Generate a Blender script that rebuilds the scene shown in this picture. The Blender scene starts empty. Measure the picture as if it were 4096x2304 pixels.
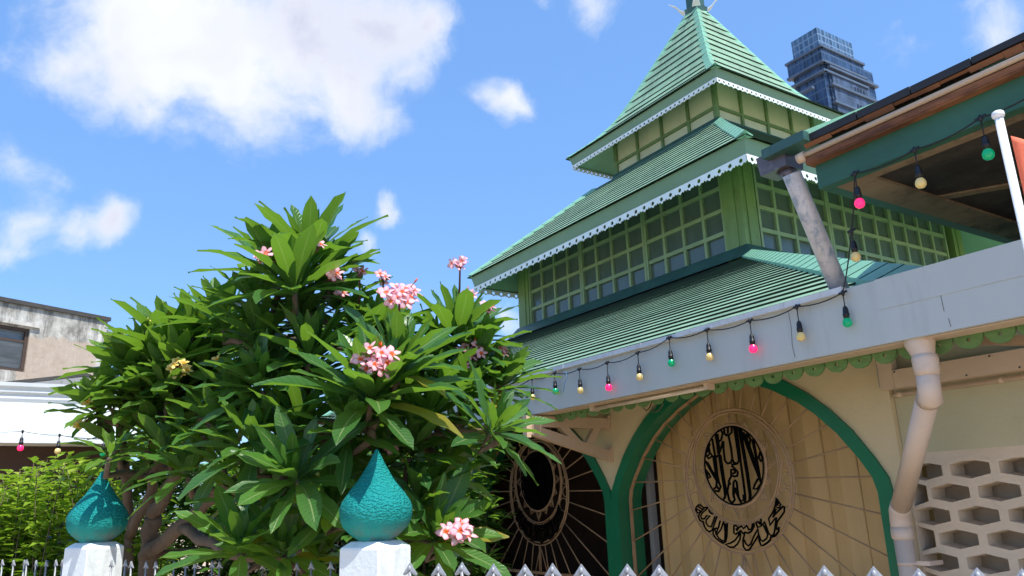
import bpy, bmesh, math, random
from mathutils import Vector, Matrix
random.seed(11)
R = math.radians
scene = bpy.context.scene
COL = scene.collection

# ------------------------------------------------------------------ camera
YAW, PITCH, ROLL, F = R(-56.883), R(15.634), R(-2.003), 3092.8     # F in pixels of a 4096 wide frame
O = Vector((0, 0, 1.6))
FW = Vector((math.sin(YAW)*math.cos(PITCH), math.cos(YAW)*math.cos(PITCH), math.sin(PITCH)))
R0 = Vector((math.cos(YAW), -math.sin(YAW), 0)); U0 = R0.cross(FW)
RT = R0*math.cos(ROLL) + U0*math.sin(ROLL); UP = U0*math.cos(ROLL) - R0*math.sin(ROLL)
K = 4096/2576
def ray(x, y): return RT*((x-2048)/F) - UP*((y-1152)/F) + FW
def onY(x, y, Y): d = ray(x, y); return O + d*(Y/d.y)
def onX(x, y, X): d = ray(x, y); return O + d*(X/d.x)
def onZ(x, y, Z): d = ray(x, y); return O + d*((Z-1.6)/d.z)
def dep(x, y, t): return O + ray(x, y)*t
def kdep(x, y, t): return dep(x*K, y*K, t)
def konY(x, y, Y): return onY(x*K, y*K, Y)

cam_d = bpy.data.cameras.new('camera'); cam = bpy.data.objects.new('camera', cam_d); COL.objects.link(cam)
cam_d.sensor_width = 36; cam_d.lens = 36*F/4096; cam_d.clip_end = 3000; cam_d.clip_start = .05
cam.matrix_world = Matrix(((RT.x, UP.x, -FW.x, 0), (RT.y, UP.y, -FW.y, 0), (RT.z, UP.z, -FW.z, 1.6), (0, 0, 0, 1)))
scene.camera = cam
vs = scene.view_settings
vs.view_transform = 'Standard'; vs.look = 'None'; vs.gamma = 1; vs.exposure = 0.68

# ------------------------------------------------------------------ materials
def lin(r, g, b):
    f = lambda c: (c/255/12.92 if c/255 <= .04045 else ((c/255+.055)/1.055)**2.4)
    return (f(r), f(g), f(b), 1)
def mk(name):
    m = bpy.data.materials.new(name); m.use_nodes = True
    nt = m.node_tree; b = nt.nodes['Principled BSDF']
    return m, nt, b
def N(nt, t, **kw):
    n = nt.nodes.new(t)
    for k, v in kw.items(): setattr(n, k, v)
    return n
def ramp(nt, fac, stops):
    r = N(nt, 'ShaderNodeValToRGB'); e = r.color_ramp.elements
    while len(e) > 1: e.remove(e[-1])
    e[0].position = stops[0][0]; e[0].color = stops[0][1]
    for p, c in stops[1:]:
        q = e.new(p); q.color = c
    nt.links.new(fac, r.inputs[0]); return r.outputs[0]
def noise(nt, scale=5, detail=4, rough=.6, stretch=(1, 1, 1), coord='Object', w=0):
    tc = N(nt, 'ShaderNodeTexCoord'); mp = N(nt, 'ShaderNodeMapping')
    mp.inputs['Scale'].default_value = stretch; mp.inputs['Location'].default_value = (w, w*.7, w*1.3)
    nt.links.new(tc.outputs[coord], mp.inputs[0])
    n = N(nt, 'ShaderNodeTexNoise'); n.inputs['Scale'].default_value = scale
    n.inputs['Detail'].default_value = detail; n.inputs['Roughness'].default_value = rough
    nt.links.new(mp.outputs[0], n.inputs['Vector']); return n.outputs['Fac']
def mix(nt, fac, a, b, mode='MIX'):
    m = N(nt, 'ShaderNodeMix', data_type='RGBA', blend_type=mode)
    if isinstance(fac, float): m.inputs[0].default_value = fac
    else: nt.links.new(fac, m.inputs[0])
    for s, v in ((6, a), (7, b)):
        if isinstance(v, tuple): m.inputs[s].default_value = v
        else: nt.links.new(v, m.inputs[s])
    return m.outputs[2]
def math_(nt, op, a, b=0.0, clamp=False):
    m = N(nt, 'ShaderNodeMath', operation=op, use_clamp=clamp)
    for i, v in ((0, a), (1, b)):
        if isinstance(v, (int, float)): m.inputs[i].default_value = v
        else: nt.links.new(v, m.inputs[i])
    return m.outputs[0]
def bump(nt, b, fac, dist=.01, strength=.5):
    bp = N(nt, 'ShaderNodeBump'); bp.inputs['Distance'].default_value = dist; bp.inputs['Strength'].default_value = strength
    nt.links.new(fac, bp.inputs['Height']); nt.links.new(bp.outputs[0], b.inputs['Normal'])
def C4(c, k=1): return (c[0]*k, c[1]*k, c[2]*k, 1)
def paint(name, col, rough=.55, var=.25, scale=3, dirt=None, dirt_amt=.5, dirt_scale=6, stretch=(1, 1, 1), bmp=.002, metal=0, bscale=60):
    """painted / weathered surface: broad tone variation, dirt patches and a fine bump"""
    m, nt, b = mk(name)
    n1 = noise(nt, scale, 5, .65, stretch)
    c = ramp(nt, n1, [(.3, C4(col, 1-var)), (.7, C4(col, 1+var*.6))])
    if dirt:
        n2 = noise(nt, dirt_scale, 8, .7, stretch, w=3.1)
        lo = .62 - .22*dirt_amt
        f = ramp(nt, n2, [(lo, (0, 0, 0, 1)), (lo+.16, (1, 1, 1, 1))])
        f2 = math_(nt, 'MULTIPLY', f, min(1, dirt_amt*1.3))
        c = mix(nt, f2, c, C4(dirt))
    nt.links.new(c, b.inputs['Base Color'])
    b.inputs['Roughness'].default_value = rough; b.inputs['Metallic'].default_value = metal
    if bmp: bump(nt, b, noise(nt, bscale, 3, .6), bmp, .6)
    return m
M = {}
M['roof'] = paint('roof_green_paint', (.195, .335, .21), .55, .34, 1.1, (.33, .44, .30), .5, 5, (1.6, 1.6, .35), .003)
M['lip_shade'] = paint('roof_lip_shade', (.014, .034, .024), .9, .2)  # near-black lips paint in the shadow under each board course
M['cap'] = paint('hip_cap_paint', (.19, .42, .28), .45, .12, 2, (.13, .34, .22), .3, 8)
M['flash'] = paint('flashing_dark_green', (.035, .10, .085), .45, .3, 2.5, (.10, .17, .15), .4, 5)
M['fascia'] = paint('fascia_pale_green', (.165, .27, .17), .5, .12, 1.2, (.10, .2, .12), .3, 3)
M['lace'] = paint('lace_white_paint', (.78, .82, .84), .5, .08, 4)
M['soffit'] = paint('soffit_pale_green', (.22, .40, .24), .6, .15, 1.5)
M['post'] = paint('tower_post_green', (.19, .29, .085), .5, .25, 1.5, (.07, .12, .04), .35, 5, (1, 1, .4))
M['muntin'] = paint('muntin_green', (.25, .34, .165), .5, .18, 2.5, (.11, .16, .06), .2, 12)
M['panel'] = paint('upper_panel_cream', (.50, .54, .34), .6, .12, 1.5, (.35, .36, .22), .3, 4, (1, 1, .5))
M['bar'] = paint('upper_bar_green', (.13, .22, .075), .55, .3, 4, (.06, .09, .04), .4, 14)
M['wall'] = paint('arcade_cream_plaster', (.66, .54, .33), .8, .08, 1.3, (.47, .39, .25), .25, 3, (1, 1, 1), .003)
M['wall2'] = paint('screen_wall_plaster', (.52, .48, .31), .8, .1, 1.3, (.36, .34, .22), .3, 4, (1, 1, 1), .003)
M['block'] = paint('vent_block_paint', (.68, .56, .42), .75, .08, 4, (.45, .38, .30), .25, 10, (1, 1, 1), .004, bscale=90)
M['arch'] = paint('arch_green_gloss', (.008, .165, .075), .32, .15, 2, None, .5, 6, (1, 1, 1), .002)
M['grille'] = paint('grille_tan_paint', (.45, .28, .155), .5, .2, 8, (.2, .11, .06), .3, 20)
M['ink'] = paint('calligraphy_black', (.002, .002, .0025), .95, .1, bmp=0)
M['ink'].node_tree.nodes['Principled BSDF'].inputs['Specular IOR Level'].default_value = .08
M['door'] = paint('folding_door_tan', (.67, .45, .20), .6, .10, 1.2, (.55, .345, .14), .35, 2.2, (3, 1, .25), .002)
M['dark'] = paint('interior_shade_brown', (.06, .034, .021), .7, .4, 3)  # brown kept this dark to give the interior its deep shade
M['jamb'] = paint('pale_grey_jamb', (.34, .34, .33), .6, .1)
M['gutter'] = paint('fascia_white_paint', (.50, .535, .52), .55, .05, .8, (.38, .40, .39), .42, 5, (1, 1, .12), .001)
M['flange'] = paint('flange_white_metal', (.66, .68, .70), .4, .12, 6, (.32, .31, .29), .35, 25)
M['cream_pvc'] = paint('cream_pvc', (.62, .47, .34), .45, .06, 3, (.5, .36, .25), .2, 9)
M['bracket'] = paint('bracket_cream', (.60, .43, .29), .55, .08, 4, (.42, .25, .14), .25, 20)
M['pvc_pipe'] = paint('pipe_pale_pink_pvc', (.68, .54, .43), .5, .06, 3, (.46, .36, .28), .3, 12)
M['scallop'] = paint('valance_green_wood', (.13, .26, .085), .7, .25, 12, (.32, .34, .16), .3, 40, (1, 1, 4))
M['galv'] = paint('galvanised_flaking', (.60, .60, .64), .45, .12, 6, (.15, .24, .36), .62, 16, (1, 1, .8), .002)
M['box'] = paint('hopper_tarnished', (.13, .11, .12), .35, .3, 8, (.32, .27, .25), .35, 14, bmp=.002, metal=.5)
M['rust'] = paint('rusty_gutter', (.28, .115, .05), .8, .5, 4, (.075, .028, .016), .75, 7, (.3, 1, 1), .004)
M['tile'] = paint('eave_tile_dark', (.018, .017, .018), .6, .3, 6)
M['beam'] = paint('eave_beam_green', (.028, .115, .07), .55, .25, 2, (.02, .05, .035), .35, 6, (.5, 1, 1))
M['under'] = paint('stained_soffit_board', (.05, .041, .032), .85, .4, 1.2, (.012, .010, .009), .85, 1.7, (1, 1, 1), .002)
M['under_l'] = paint('stained_soffit_edge', (.24, .18, .11), .85, .3, 2, (.04, .03, .02), .6, 4)
M['finial'] = None
M['post_white'] = paint('gatepost_white', (.72, .78, .80), .65, .08, 2, (.42, .44, .44), .42, 11, (1, 1, .35), .004, bscale=40)
M['silver'] = paint('silver_fence_paint', (.33, .345, .37), .5, .2, 25, (.16, .16, .17), .4, 70, (1, 1, 1), .001, .3)
M['cable'] = paint('black_cable', (.008, .008, .01), .45, .1)
M['bark'] = paint('bark_grey_brown', (.14, .10, .072), .85, .3, 9, (.07, .045, .03), .45, 30, (1, 1, .4), .006)
M['stem'] = paint('flower_stem', (.13, .045, .03), .6, .2)
M['bstem'] = paint('shrub_stem', (.10, .08, .04), .8, .2)
M['cornice'] = paint('cornice_white', (.72, .75, .78), .6, .06, 3, (.5, .52, .54), .2, 12)
M['white_wall'] = paint('white_render', (.80, .86, .86), .7, .04, 1.2)
M['brown'] = paint('brown_board', (.075, .035, .022), .7, .3, 3)
M['grey_wood'] = paint('grey_weathered_wood', (.30, .29, .285), .85, .25, 5, (.07, .065, .06), .4, 9)
M['rooftin'] = paint('old_tin', (.06, .055, .05), .8, .3, 5)
M['wframe'] = paint('window_frame_brown', (.075, .048, .035), .6, .2)
M['curtain'] = paint('louvre_glass', (.20, .22, .235), .25, .35, 3, None, .5, 6, (.4, 1, 3))
M['flag'] = paint('flag_orange_cloth', (.75, .16, .08), .8, .12, 6)
M['white'] = paint('white_gloss', (.80, .82, .84), .3, .03)
M['ground'] = paint('warm_bounce_paving', (.50, .385, .26), .9, .15, .6, (.30, .235, .17), .4, 2, (1, 1, 1), .004)  # unseen ground, colour warmed to bounce light onto the shaded facade
M['tube'] = paint('fluorescent_tube', (.66, .55, .42), .3, .05)
M['blue'] = paint('blue_twine', (.05, .22, .5), .6, .1)
M['timber'] = paint('old_timber', (.35, .24, .15), .8, .2, 5)

def glass_mat():
    m, nt, b = mk('dusty_window_glass')
    n = noise(nt, 1.3, 5, .7, (1, 1, 1)); n2 = noise(nt, 5, 6, .7, (1, 1, .3), w=2)
    c = mix(nt, n2, C4((.045, .078, .055)), C4((.13, .165, .135)))
    nt.links.new(c, b.inputs['Base Color'])
    nt.links.new(ramp(nt, n, [(.3, (.05,)*3+(1,)), (.75, (.24,)*3+(1,))]), b.inputs['Roughness'])
    b.inputs['Specular IOR Level'].default_value = .6; b.inputs['IOR'].default_value = 1.52
    bump(nt, b, noise(nt, 1.1, 2, .5), .01, .12)
    return m
M['glass'] = glass_mat()

def finial_mat():
    m, nt, b = mk('finial_turquoise_stucco')
    n1 = noise(nt, 5, 5, .6); c = ramp(nt, n1, [(.3, (.0, .20, .20, 1)), (.7, (.01, .29, .27, 1))])
    nd = noise(nt, 7, 7, .7, (1, 1, .35), w=5)
    tc = N(nt, 'ShaderNodeTexCoord'); sx = N(nt, 'ShaderNodeSeparateXYZ'); nt.links.new(tc.outputs['Object'], sx.inputs[0])
    low = N(nt, 'ShaderNodeMapRange'); low.inputs[1].default_value = .085; low.inputs[2].default_value = .02
    nt.links.new(sx.outputs[2], low.inputs[0])
    f = math_(nt, 'MULTIPLY', ramp(nt, nd, [(.45, (0, 0, 0, 1)), (.7, (1, 1, 1, 1))]), low.outputs[0])
    c = mix(nt, f, c, (.12, .17, .17, 1)); nt.links.new(c, b.inputs['Base Color'])
    b.inputs['Roughness'].default_value = .75; b.inputs['Specular IOR Level'].default_value = .25
    v = noise(nt, 75, 2, .5, (1, 1, 1.6)); w = noise(nt, 160, 2, .5)
    up = N(nt, 'ShaderNodeMapRange'); up.inputs[1].default_value = .07; up.inputs[2].default_value = .10; up.inputs[3].default_value = .15
    nt.links.new(sx.outputs[2], up.inputs[0])
    h = math_(nt, 'MULTIPLY', math_(nt, 'ADD', ramp(nt, v, [(.38, (0, 0, 0, 1)), (.62, (1, 1, 1, 1))]), math_(nt, 'MULTIPLY', w, .4)), up.outputs[0])
    bump(nt, b, h, .0075, .9)
    return m
M['finial'] = finial_mat()

def bulb_mat(name, col, glow):
    m, nt, b = mk(name)
    b.inputs['Base Color'].default_value = col; b.inputs['Roughness'].default_value = .25
    b.inputs['Subsurface Weight'].default_value = .3
    if glow:
        b.inputs['Emission Color'].default_value = col; b.inputs['Emission Strength'].default_value = glow
    return m
M['b_pink'] = bulb_mat('bulb_pink', (.95, .02, .14, 1), .75)
M['b_green'] = bulb_mat('bulb_green', (.0, .30, .12, 1), .25)
M['b_cream'] = bulb_mat('bulb_cream', (.72, .55, .22, 1), .05)

def leaf_mat(name, c_dark, c_light, c_old, trans=.44, vein=True, rough=.34):
    m, nt, b = mk(name)
    at = N(nt, 'ShaderNodeAttribute', attribute_name='tint')
    c = ramp(nt, at.outputs['Fac'], [(0, C4(c_dark)), (.75, C4(c_light)), (.95, C4(c_old)), (1, C4(c_old))])
    if vein:
        uv = N(nt, 'ShaderNodeUVMap'); sp = N(nt, 'ShaderNodeSeparateXYZ'); nt.links.new(uv.outputs[0], sp.inputs[0])
        av = math_(nt, 'ABSOLUTE', math_(nt, 'SUBTRACT', sp.outputs[1], .5))
        ph = math_(nt, 'SUBTRACT', math_(nt, 'MULTIPLY', sp.outputs[0], 17.0), math_(nt, 'MULTIPLY', av, 3.2))
        fr = math_(nt, 'FRACT', ph)
        tri = math_(nt, 'ABSOLUTE', math_(nt, 'SUBTRACT', fr, .5))
        ve = ramp(nt, tri, [(0, (1, 1, 1, 1)), (.11, (0, 0, 0, 1))])
        mid = ramp(nt, av, [(0.02, (1, 1, 1, 1)), (.045, (0, 0, 0, 1))])
        c = mix(nt, math_(nt, 'MULTIPLY', ve, .38), c, C4((.19, .27, .10)))
        c = mix(nt, math_(nt, 'MULTIPLY', mid, .75), c, C4((.26, .34, .14)))
        bump(nt, b, math_(nt, 'ADD', ve, mid), .002, .35)
    geo = N(nt, 'ShaderNodeNewGeometry')
    c = mix(nt, math_(nt, 'MULTIPLY', geo.outputs['Backfacing'], .35), c, C4((.10, .17, .06)))
    nt.links.new(c, b.inputs['Base Color']); b.inputs['Roughness'].default_value = rough
    b.inputs['Specular IOR Level'].default_value = .55
    tr = N(nt, 'ShaderNodeBsdfTranslucent')
    nt.links.new(mix(nt, .6, c, C4((.22, .42, .01))), tr.inputs[0])
    ms = N(nt, 'ShaderNodeMixShader'); ms.inputs[0].default_value = trans
    nt.links.new(b.outputs[0], ms.inputs[1]); nt.links.new(tr.outputs[0], ms.inputs[2])
    nt.links.new(ms.outputs[0], nt.nodes['Material Output'].inputs[0])
    return m
M['leaf'] = leaf_mat('frangipani_leaf', (.032, .122, .028), (.10, .265, .03), (.26, .22, .02))
M['leaf_y'] = leaf_mat('yellow_frangipani_leaf', (.055, .145, .024), (.145, .29, .03), (.22, .17, .02))
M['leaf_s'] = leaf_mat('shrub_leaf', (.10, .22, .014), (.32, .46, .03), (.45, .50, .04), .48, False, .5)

def petal_mat(name, edge, mid, throat):
    m, nt, b = mk(name)
    uv = N(nt, 'ShaderNodeUVMap'); sp = N(nt, 'ShaderNodeSeparateXYZ'); nt.links.new(uv.outputs[0], sp.inputs[0])
    ax = ramp(nt, sp.outputs[0], [(0, throat), (.16, throat), (.34, mid), (.72, mid), (1, edge)])
    side = ramp(nt, sp.outputs[1], [(.0, edge), (.28, mid), (.72, mid), (1, edge)])
    f = ramp(nt, sp.outputs[0], [(.2, (0, 0, 0, 1)), (.5, (1, 1, 1, 1))])
    c = mix(nt, math_(nt, 'MULTIPLY', f, .6), ax, side)
    nt.links.new(c, b.inputs['Base Color']); b.inputs['Roughness'].default_value = .5
    tr = N(nt, 'ShaderNodeBsdfTranslucent'); nt.links.new(c, tr.inputs[0])
    ms = N(nt, 'ShaderNodeMixShader'); ms.inputs[0].default_value = .3
    nt.links.new(b.outputs[0], ms.inputs[1]); nt.links.new(tr.outputs[0], ms.inputs[2])
    nt.links.new(ms.outputs[0], nt.nodes['Material Output'].inputs[0])
    return m
M['petal'] = petal_mat('petal_pink', (.80, .08, .22, 1), (.90, .58, .62, 1), (.80, .13, .02, 1))
M['petal_y'] = petal_mat('petal_yellow', (.75, .66, .30, 1), (.78, .62, .16, 1), (.8, .4, .01, 1))

# ------------------------------------------------------------------ mesh helpers
class MB:
    def __init__(s): s.v = []; s.f = []; s.mi = []; s.uv = []; s.sm = []; s.tint = []
    def add(s, vs, fs, mi=0, uv=None, smooth=False, tint=0.0):
        o = len(s.v); s.v += [Vector(p) for p in vs]
        s.tint += [tint]*len(vs)
        s.uv += uv if uv else [(0, 0)]*len(vs)
        for f in fs: s.f.append([o+i for i in f]); s.mi.append(mi); s.sm.append(smooth)
    def box(s, a, b, mi=0):
        x0, y0, z0 = [min(p, q) for p, q in zip(a, b)]; x1, y1, z1 = [max(p, q) for p, q in zip(a, b)]
        s.add([(x0,y0,z0),(x1,y0,z0),(x1,y1,z0),(x0,y1,z0),(x0,y0,z1),(x1,y0,z1),(x1,y1,z1),(x0,y1,z1)],
              [(0,3,2,1),(4,5,6,7),(0,1,5,4),(1,2,6,5),(2,3,7,6),(3,0,4,7)], mi)
    def obox(s, c, ax, ay, az, mi=0):
        c, ax, ay, az = Vector(c), Vector(ax), Vector(ay), Vector(az)
        P = [c+ax*i+ay*j+az*k for k in (-1, 1) for j in (-1, 1) for i in (-1, 1)]
        s.add(P, [(0,2,3,1),(4,5,7,6),(0,1,5,4),(1,3,7,5),(3,2,6,7),(2,0,4,6)], mi)
    def bar(s, p, q, w, h, up=(0, 0, 1), mi=0):
        p, q = Vector(p), Vector(q); d = (q-p); L = d.length; d.normalize()
        u = Vector(up); sd = d.cross(u)
        if sd.length < 1e-4: sd = d.cross(Vector((0, 1, 0)))
        sd.normalize(); u = sd.cross(d)
        s.obox((p+q)/2, d*L/2, sd*w/2, u*h/2, mi)
    def tube(s, pts, r, n=6, closed=False, mi=0, smooth=True, caps=True):
        pts = [Vector(p) for p in pts]; m = len(pts)
        rs = r if isinstance(r, (list, tuple)) else [r]*m
        prev = None; V = []
        for i, p in enumerate(pts):
            a = pts[(i-1) % m] if (closed or i > 0) else p; b = pts[(i+1) % m] if (closed or i < m-1) else p
            t = (b-a)
            if t.length < 1e-9: t = Vector((0, 0, 1))
            t.normalize()
            if prev is None:
                u = t.cross(Vector((0, 0, 1)))
                if u.length < .1: u = t.cross(Vector((0, 1, 0)))
            else:
                u = prev - t*prev.dot(t)
                if u.length < 1e-4: u = t.cross(Vector((0, 1, 0)))
            u.normalize(); prev = u; w = t.cross(u)
            for k in range(n):
                a_ = 2*math.pi*(k+.5)/n
                V.append(p + (u*math.cos(a_)+w*math.sin(a_))*rs[i])
        Fc = []
        for i in range(m if closed else m-1):
            for k in range(n):
                j = (i+1) % m
                Fc.append((i*n+k, i*n+(k+1) % n, j*n+(k+1) % n, j*n+k))
        if caps and not closed: Fc += [tuple(range(n-1, -1, -1)), tuple((m-1)*n+k for k in range(n))]
        s.add(V, Fc, mi, None, smooth)
    def lathe(s, prof, c=(0, 0, 0), n=32, mi=0, smooth=True, axis=None):
        c = Vector(c); V = []; m = len(prof)
        for r, z in prof:
            for k in range(n):
                a = 2*math.pi*k/n; p = Vector((r*math.cos(a), r*math.sin(a), z))
                V.append(c + (axis @ p if axis else p))
        Fc = [(i*n+k, i*n+(k+1) % n, (i+1)*n+(k+1) % n, (i+1)*n+k) for i in range(m-1) for k in range(n)]
        Fc += [tuple(range(n-1, -1, -1)), tuple((m-1)*n+k for k in range(n))]
        s.add(V, Fc, mi, None, smooth)
    def quad(s, a, b, c, d, mi=0): s.add([a, b, c, d], [(0, 1, 2, 3)], mi)
    def prism(s, poly, ext, mi=0):
        """closed polygon of 3-D points pushed along ext"""
        P = [Vector(p) for p in poly]; e = Vector(ext); n = len(P)
        s.add(P+[p+e for p in P], [tuple(range(n)), tuple(range(2*n-1, n-1, -1))]+[(i, i+n, (i+1) % n+n, (i+1) % n) for i in range(n)], mi)
    def build(s, name, mats, parent=None, loc=None, fixn=True, use_tint=False, use_uv=False):
        off = Vector((0, 0, 0))
        if loc is not None: off = Vector(loc)
        elif parent is not None:
            q = parent
            while q is not None: off = off + q.location; q = q.parent
        me = bpy.data.meshes.new(name); me.from_pydata([p-off for p in s.v], [], s.f)
        if not isinstance(mats, (list, tuple)): mats = [mats]
        for m in mats: me.materials.append(m)
        me.polygons.foreach_set('material_index', s.mi); me.polygons.foreach_set('use_smooth', s.sm)
        if use_uv:
            ul = me.uv_layers.new(name='UVMap')
            for lp in me.loops: ul.data[lp.index].uv = s.uv[lp.vertex_index]
        if use_tint:
            a = me.attributes.new('tint', 'FLOAT', 'POINT'); a.data.foreach_set('value', s.tint)
        if fixn:
            bm = bmesh.new(); bm.from_mesh(me); bmesh.ops.recalc_face_normals(bm, faces=bm.faces); bm.to_mesh(me); bm.free()
        me.update()
        o = bpy.data.objects.new(name, me); COL.objects.link(o)
        if parent is not None: o.parent = parent
        if loc is not None and parent is None: o.location = off
        return o
def thing(name, label, cat, loc=(0, 0, 0), group=None, rot=0):
    o = bpy.data.objects.new(name, None); COL.objects.link(o); o.location = loc; o.rotation_euler = (0, 0, rot)
    o.empty_display_size = .2
    return tag(o, label, cat, group)
def tag(o, label, cat, group=None):
    o['label'] = label; o['category'] = cat
    if group: o['group'] = group
    o['kind'] = 'thing'
    return o
def copy_tree(o, parent=None):
    c = o.copy(); COL.objects.link(c); c.parent = parent
    for ch in list(o.children): copy_tree(ch, c)
    return c
def lerp(a, b, t): return Vector(a)*(1-t)+Vector(b)*t

# ------------------------------------------------------------------ sky and sun
SUN_EL = R(62)
sdir = Vector((math.cos(SUN_EL)*.999, math.cos(SUN_EL)*.035, math.sin(SUN_EL))).normalized()
sl = bpy.data.lights.new('sun', 'SUN'); sl.energy = 4.2; sl.angle = R(.53); sl.color = (1, .955, .88)
so = bpy.data.objects.new('sun', sl); COL.objects.link(so)
so.rotation_euler = sdir.to_track_quat('Z', 'Y').to_euler(); so.location = (10, 0, 30)
W = bpy.data.worlds.new('World'); scene.world = W; W.use_nodes = True
nt = W.node_tree; bg = nt.nodes['Background']
sky = N(nt, 'ShaderNodeTexSky', sky_type='NISHITA'); sky.sun_disc = False
sky.sun_elevation = SUN_EL; sky.sun_rotation = R(88); sky.air_density = 1.0; sky.dust_density = .6; sky.ozone_density = 1.6
SKY_S = .145
tc = N(nt, 'ShaderNodeTexCoord'); D = tc.outputs['Generated']
clouds = [  # px, px, radius px, weight   (2576 px frame), turned into directions
 (290,30,130,1),(380,90,230,1),(580,90,250,1),(800,90,250,1),(980,60,180,1),(1080,50,90,.9),(330,220,110,.8),(620,210,190,.9),(860,200,190,.95),
 (470,315,85,.62),(400,290,80,.6),(980,270,100,.7),(190,150,90,.7),(1030,190,90,.8),(740,290,120,.5),(60,85,60,.45),(120,40,60,.5),
 (1265,262,62,.85),(1215,262,42,.5),(1305,272,48,.65),(1290,235,30,.5),
 (1370,-35,85,.5),(1500,-35,95,.55),(1440,0,70,.3),(990,533,56,1),(950,545,38,.75),(1030,548,38,.75),(1110,555,50,.28),
 (905,612,62,.75),(950,600,34,.5),(200,575,72,.85),(280,545,74,1),(320,520,44,.7),(160,610,48,.5),(40,430,95,.5),(100,470,75,.45),(20,570,90,.6),(80,560,70,.55),(30,640,75,.7),(150,450,60,.28),
 (2250,115,70,.4),(2200,130,50,.3),(2565,80,95,.65),(2510,130,60,.4),(1270,790,62,.95),(1265,840,40,.7),(1075,760,50,.3),(2300,30,120,.22),(2480,40,140,.3)]
acc = None
n_w = N(nt, 'ShaderNodeTexNoise'); n_w.inputs['Scale'].default_value = 6; n_w.inputs['Detail'].default_value = 6; n_w.inputs['Roughness'].default_value = .52
nt.links.new(D, n_w.inputs['Vector'])
# domain warp so that no outline stays round
wv = N(nt, 'ShaderNodeVectorMath', operation='SUBTRACT'); nt.links.new(n_w.outputs['Color'], wv.inputs[0]); wv.inputs[1].default_value = (.5, .5, .5)
ws = N(nt, 'ShaderNodeVectorMath', operation='SCALE'); nt.links.new(wv.outputs[0], ws.inputs[0]); ws.inputs['Scale'].default_value = .12
wd = N(nt, 'ShaderNodeVectorMath', operation='ADD'); nt.links.new(D, wd.inputs[0]); nt.links.new(ws.outputs[0], wd.inputs[1])
for (x, y, r, w) in clouds:
    d = ray(x*K, y*K).normalized()
    dn = N(nt, 'ShaderNodeVectorMath', operation='DISTANCE'); nt.links.new(wd.outputs[0], dn.inputs[0]); dn.inputs[1].default_value = d
    mr = N(nt, 'ShaderNodeMapRange', interpolation_type='LINEAR')
    mr.inputs[1].default_value = r*K/F*1.45; mr.inputs[2].default_value = 0; mr.inputs[3].default_value = 0; mr.inputs[4].default_value = w
    nt.links.new(dn.outputs['Value'], mr.inputs[0])
    acc = mr.outputs[0] if acc is None else math_(nt, 'SMOOTH_MAX', acc, mr.outputs[0])
for n_ in nt.nodes:
    if n_.type == 'MATH' and n_.operation == 'SMOOTH_MAX': n_.inputs[2].default_value = .22
n_f = N(nt, 'ShaderNodeTexNoise'); n_f.inputs['Scale'].default_value = 9; n_f.inputs['Detail'].default_value = 10; n_f.inputs['Roughness'].default_value = .60
nt.links.new(wd.outputs[0], n_f.inputs['Vector'])
dens = math_(nt, 'ADD', acc, math_(nt, 'MULTIPLY', math_(nt, 'SUBTRACT', n_f.outputs['Fac'], .5), math_(nt, 'MULTIPLY', math_(nt, 'MINIMUM', math_(nt, 'MULTIPLY', acc, 4.0), 1.0), 1.05)))
cm = N(nt, 'ShaderNodeMapRange', interpolation_type='SMOOTHSTEP'); cm.inputs[1].default_value = .27; cm.inputs[2].default_value = .80
nt.links.new(dens, cm.inputs[0])
n_s = N(nt, 'ShaderNodeTexNoise'); n_s.inputs['Scale'].default_value = 3.2; n_s.inputs['Detail'].default_value = 4
nt.links.new(wd.outputs[0], n_s.inputs['Vector'])
shade = math_(nt, 'MULTIPLY', ramp(nt, n_s.outputs['Fac'], [(.36, (0, 0, 0, 1)), (.56, (1, 1, 1, 1))]), ramp(nt, dens, [(.50, (0, 0, 0, 1)), (.95, (1, 1, 1, 1))]))
S = 1/SKY_S
ccol = mix(nt, shade, (.62*S, .64*S, .68*S, 1), (.43*S, .45*S, .565*S, 1))
tint = mix(nt, 1.0, sky.outputs[0], (.86, 1.02, 1.20, 1), 'MULTIPLY')
tint = mix(nt, .55, tint, (.135*S, .300*S, .640*S, 1))
nt.links.new(mix(nt, cm.outputs[0], tint, ccol), bg.inputs['Color'])
bg.inputs['Strength'].default_value = SKY_S

# ------------------------------------------------------------------ ground
g = MB(); g.quad((-700, -700, 0), (700, -700, 0), (700, 700, 0), (-700, 700, 0))
go = g.build('ground', M['ground']); go['kind'] = 'structure'

# ------------------------------------------------------------------ mosque
CX, CY = -10.775, 12.525
mosque = thing('mosque', 'green timber mosque with tiered pyramid roofs above a cream arcade of arches', 'mosque', (CX, 4.25, 0))
P_ = lambda x, y, z: (CX+x, CY+y, z)

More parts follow.
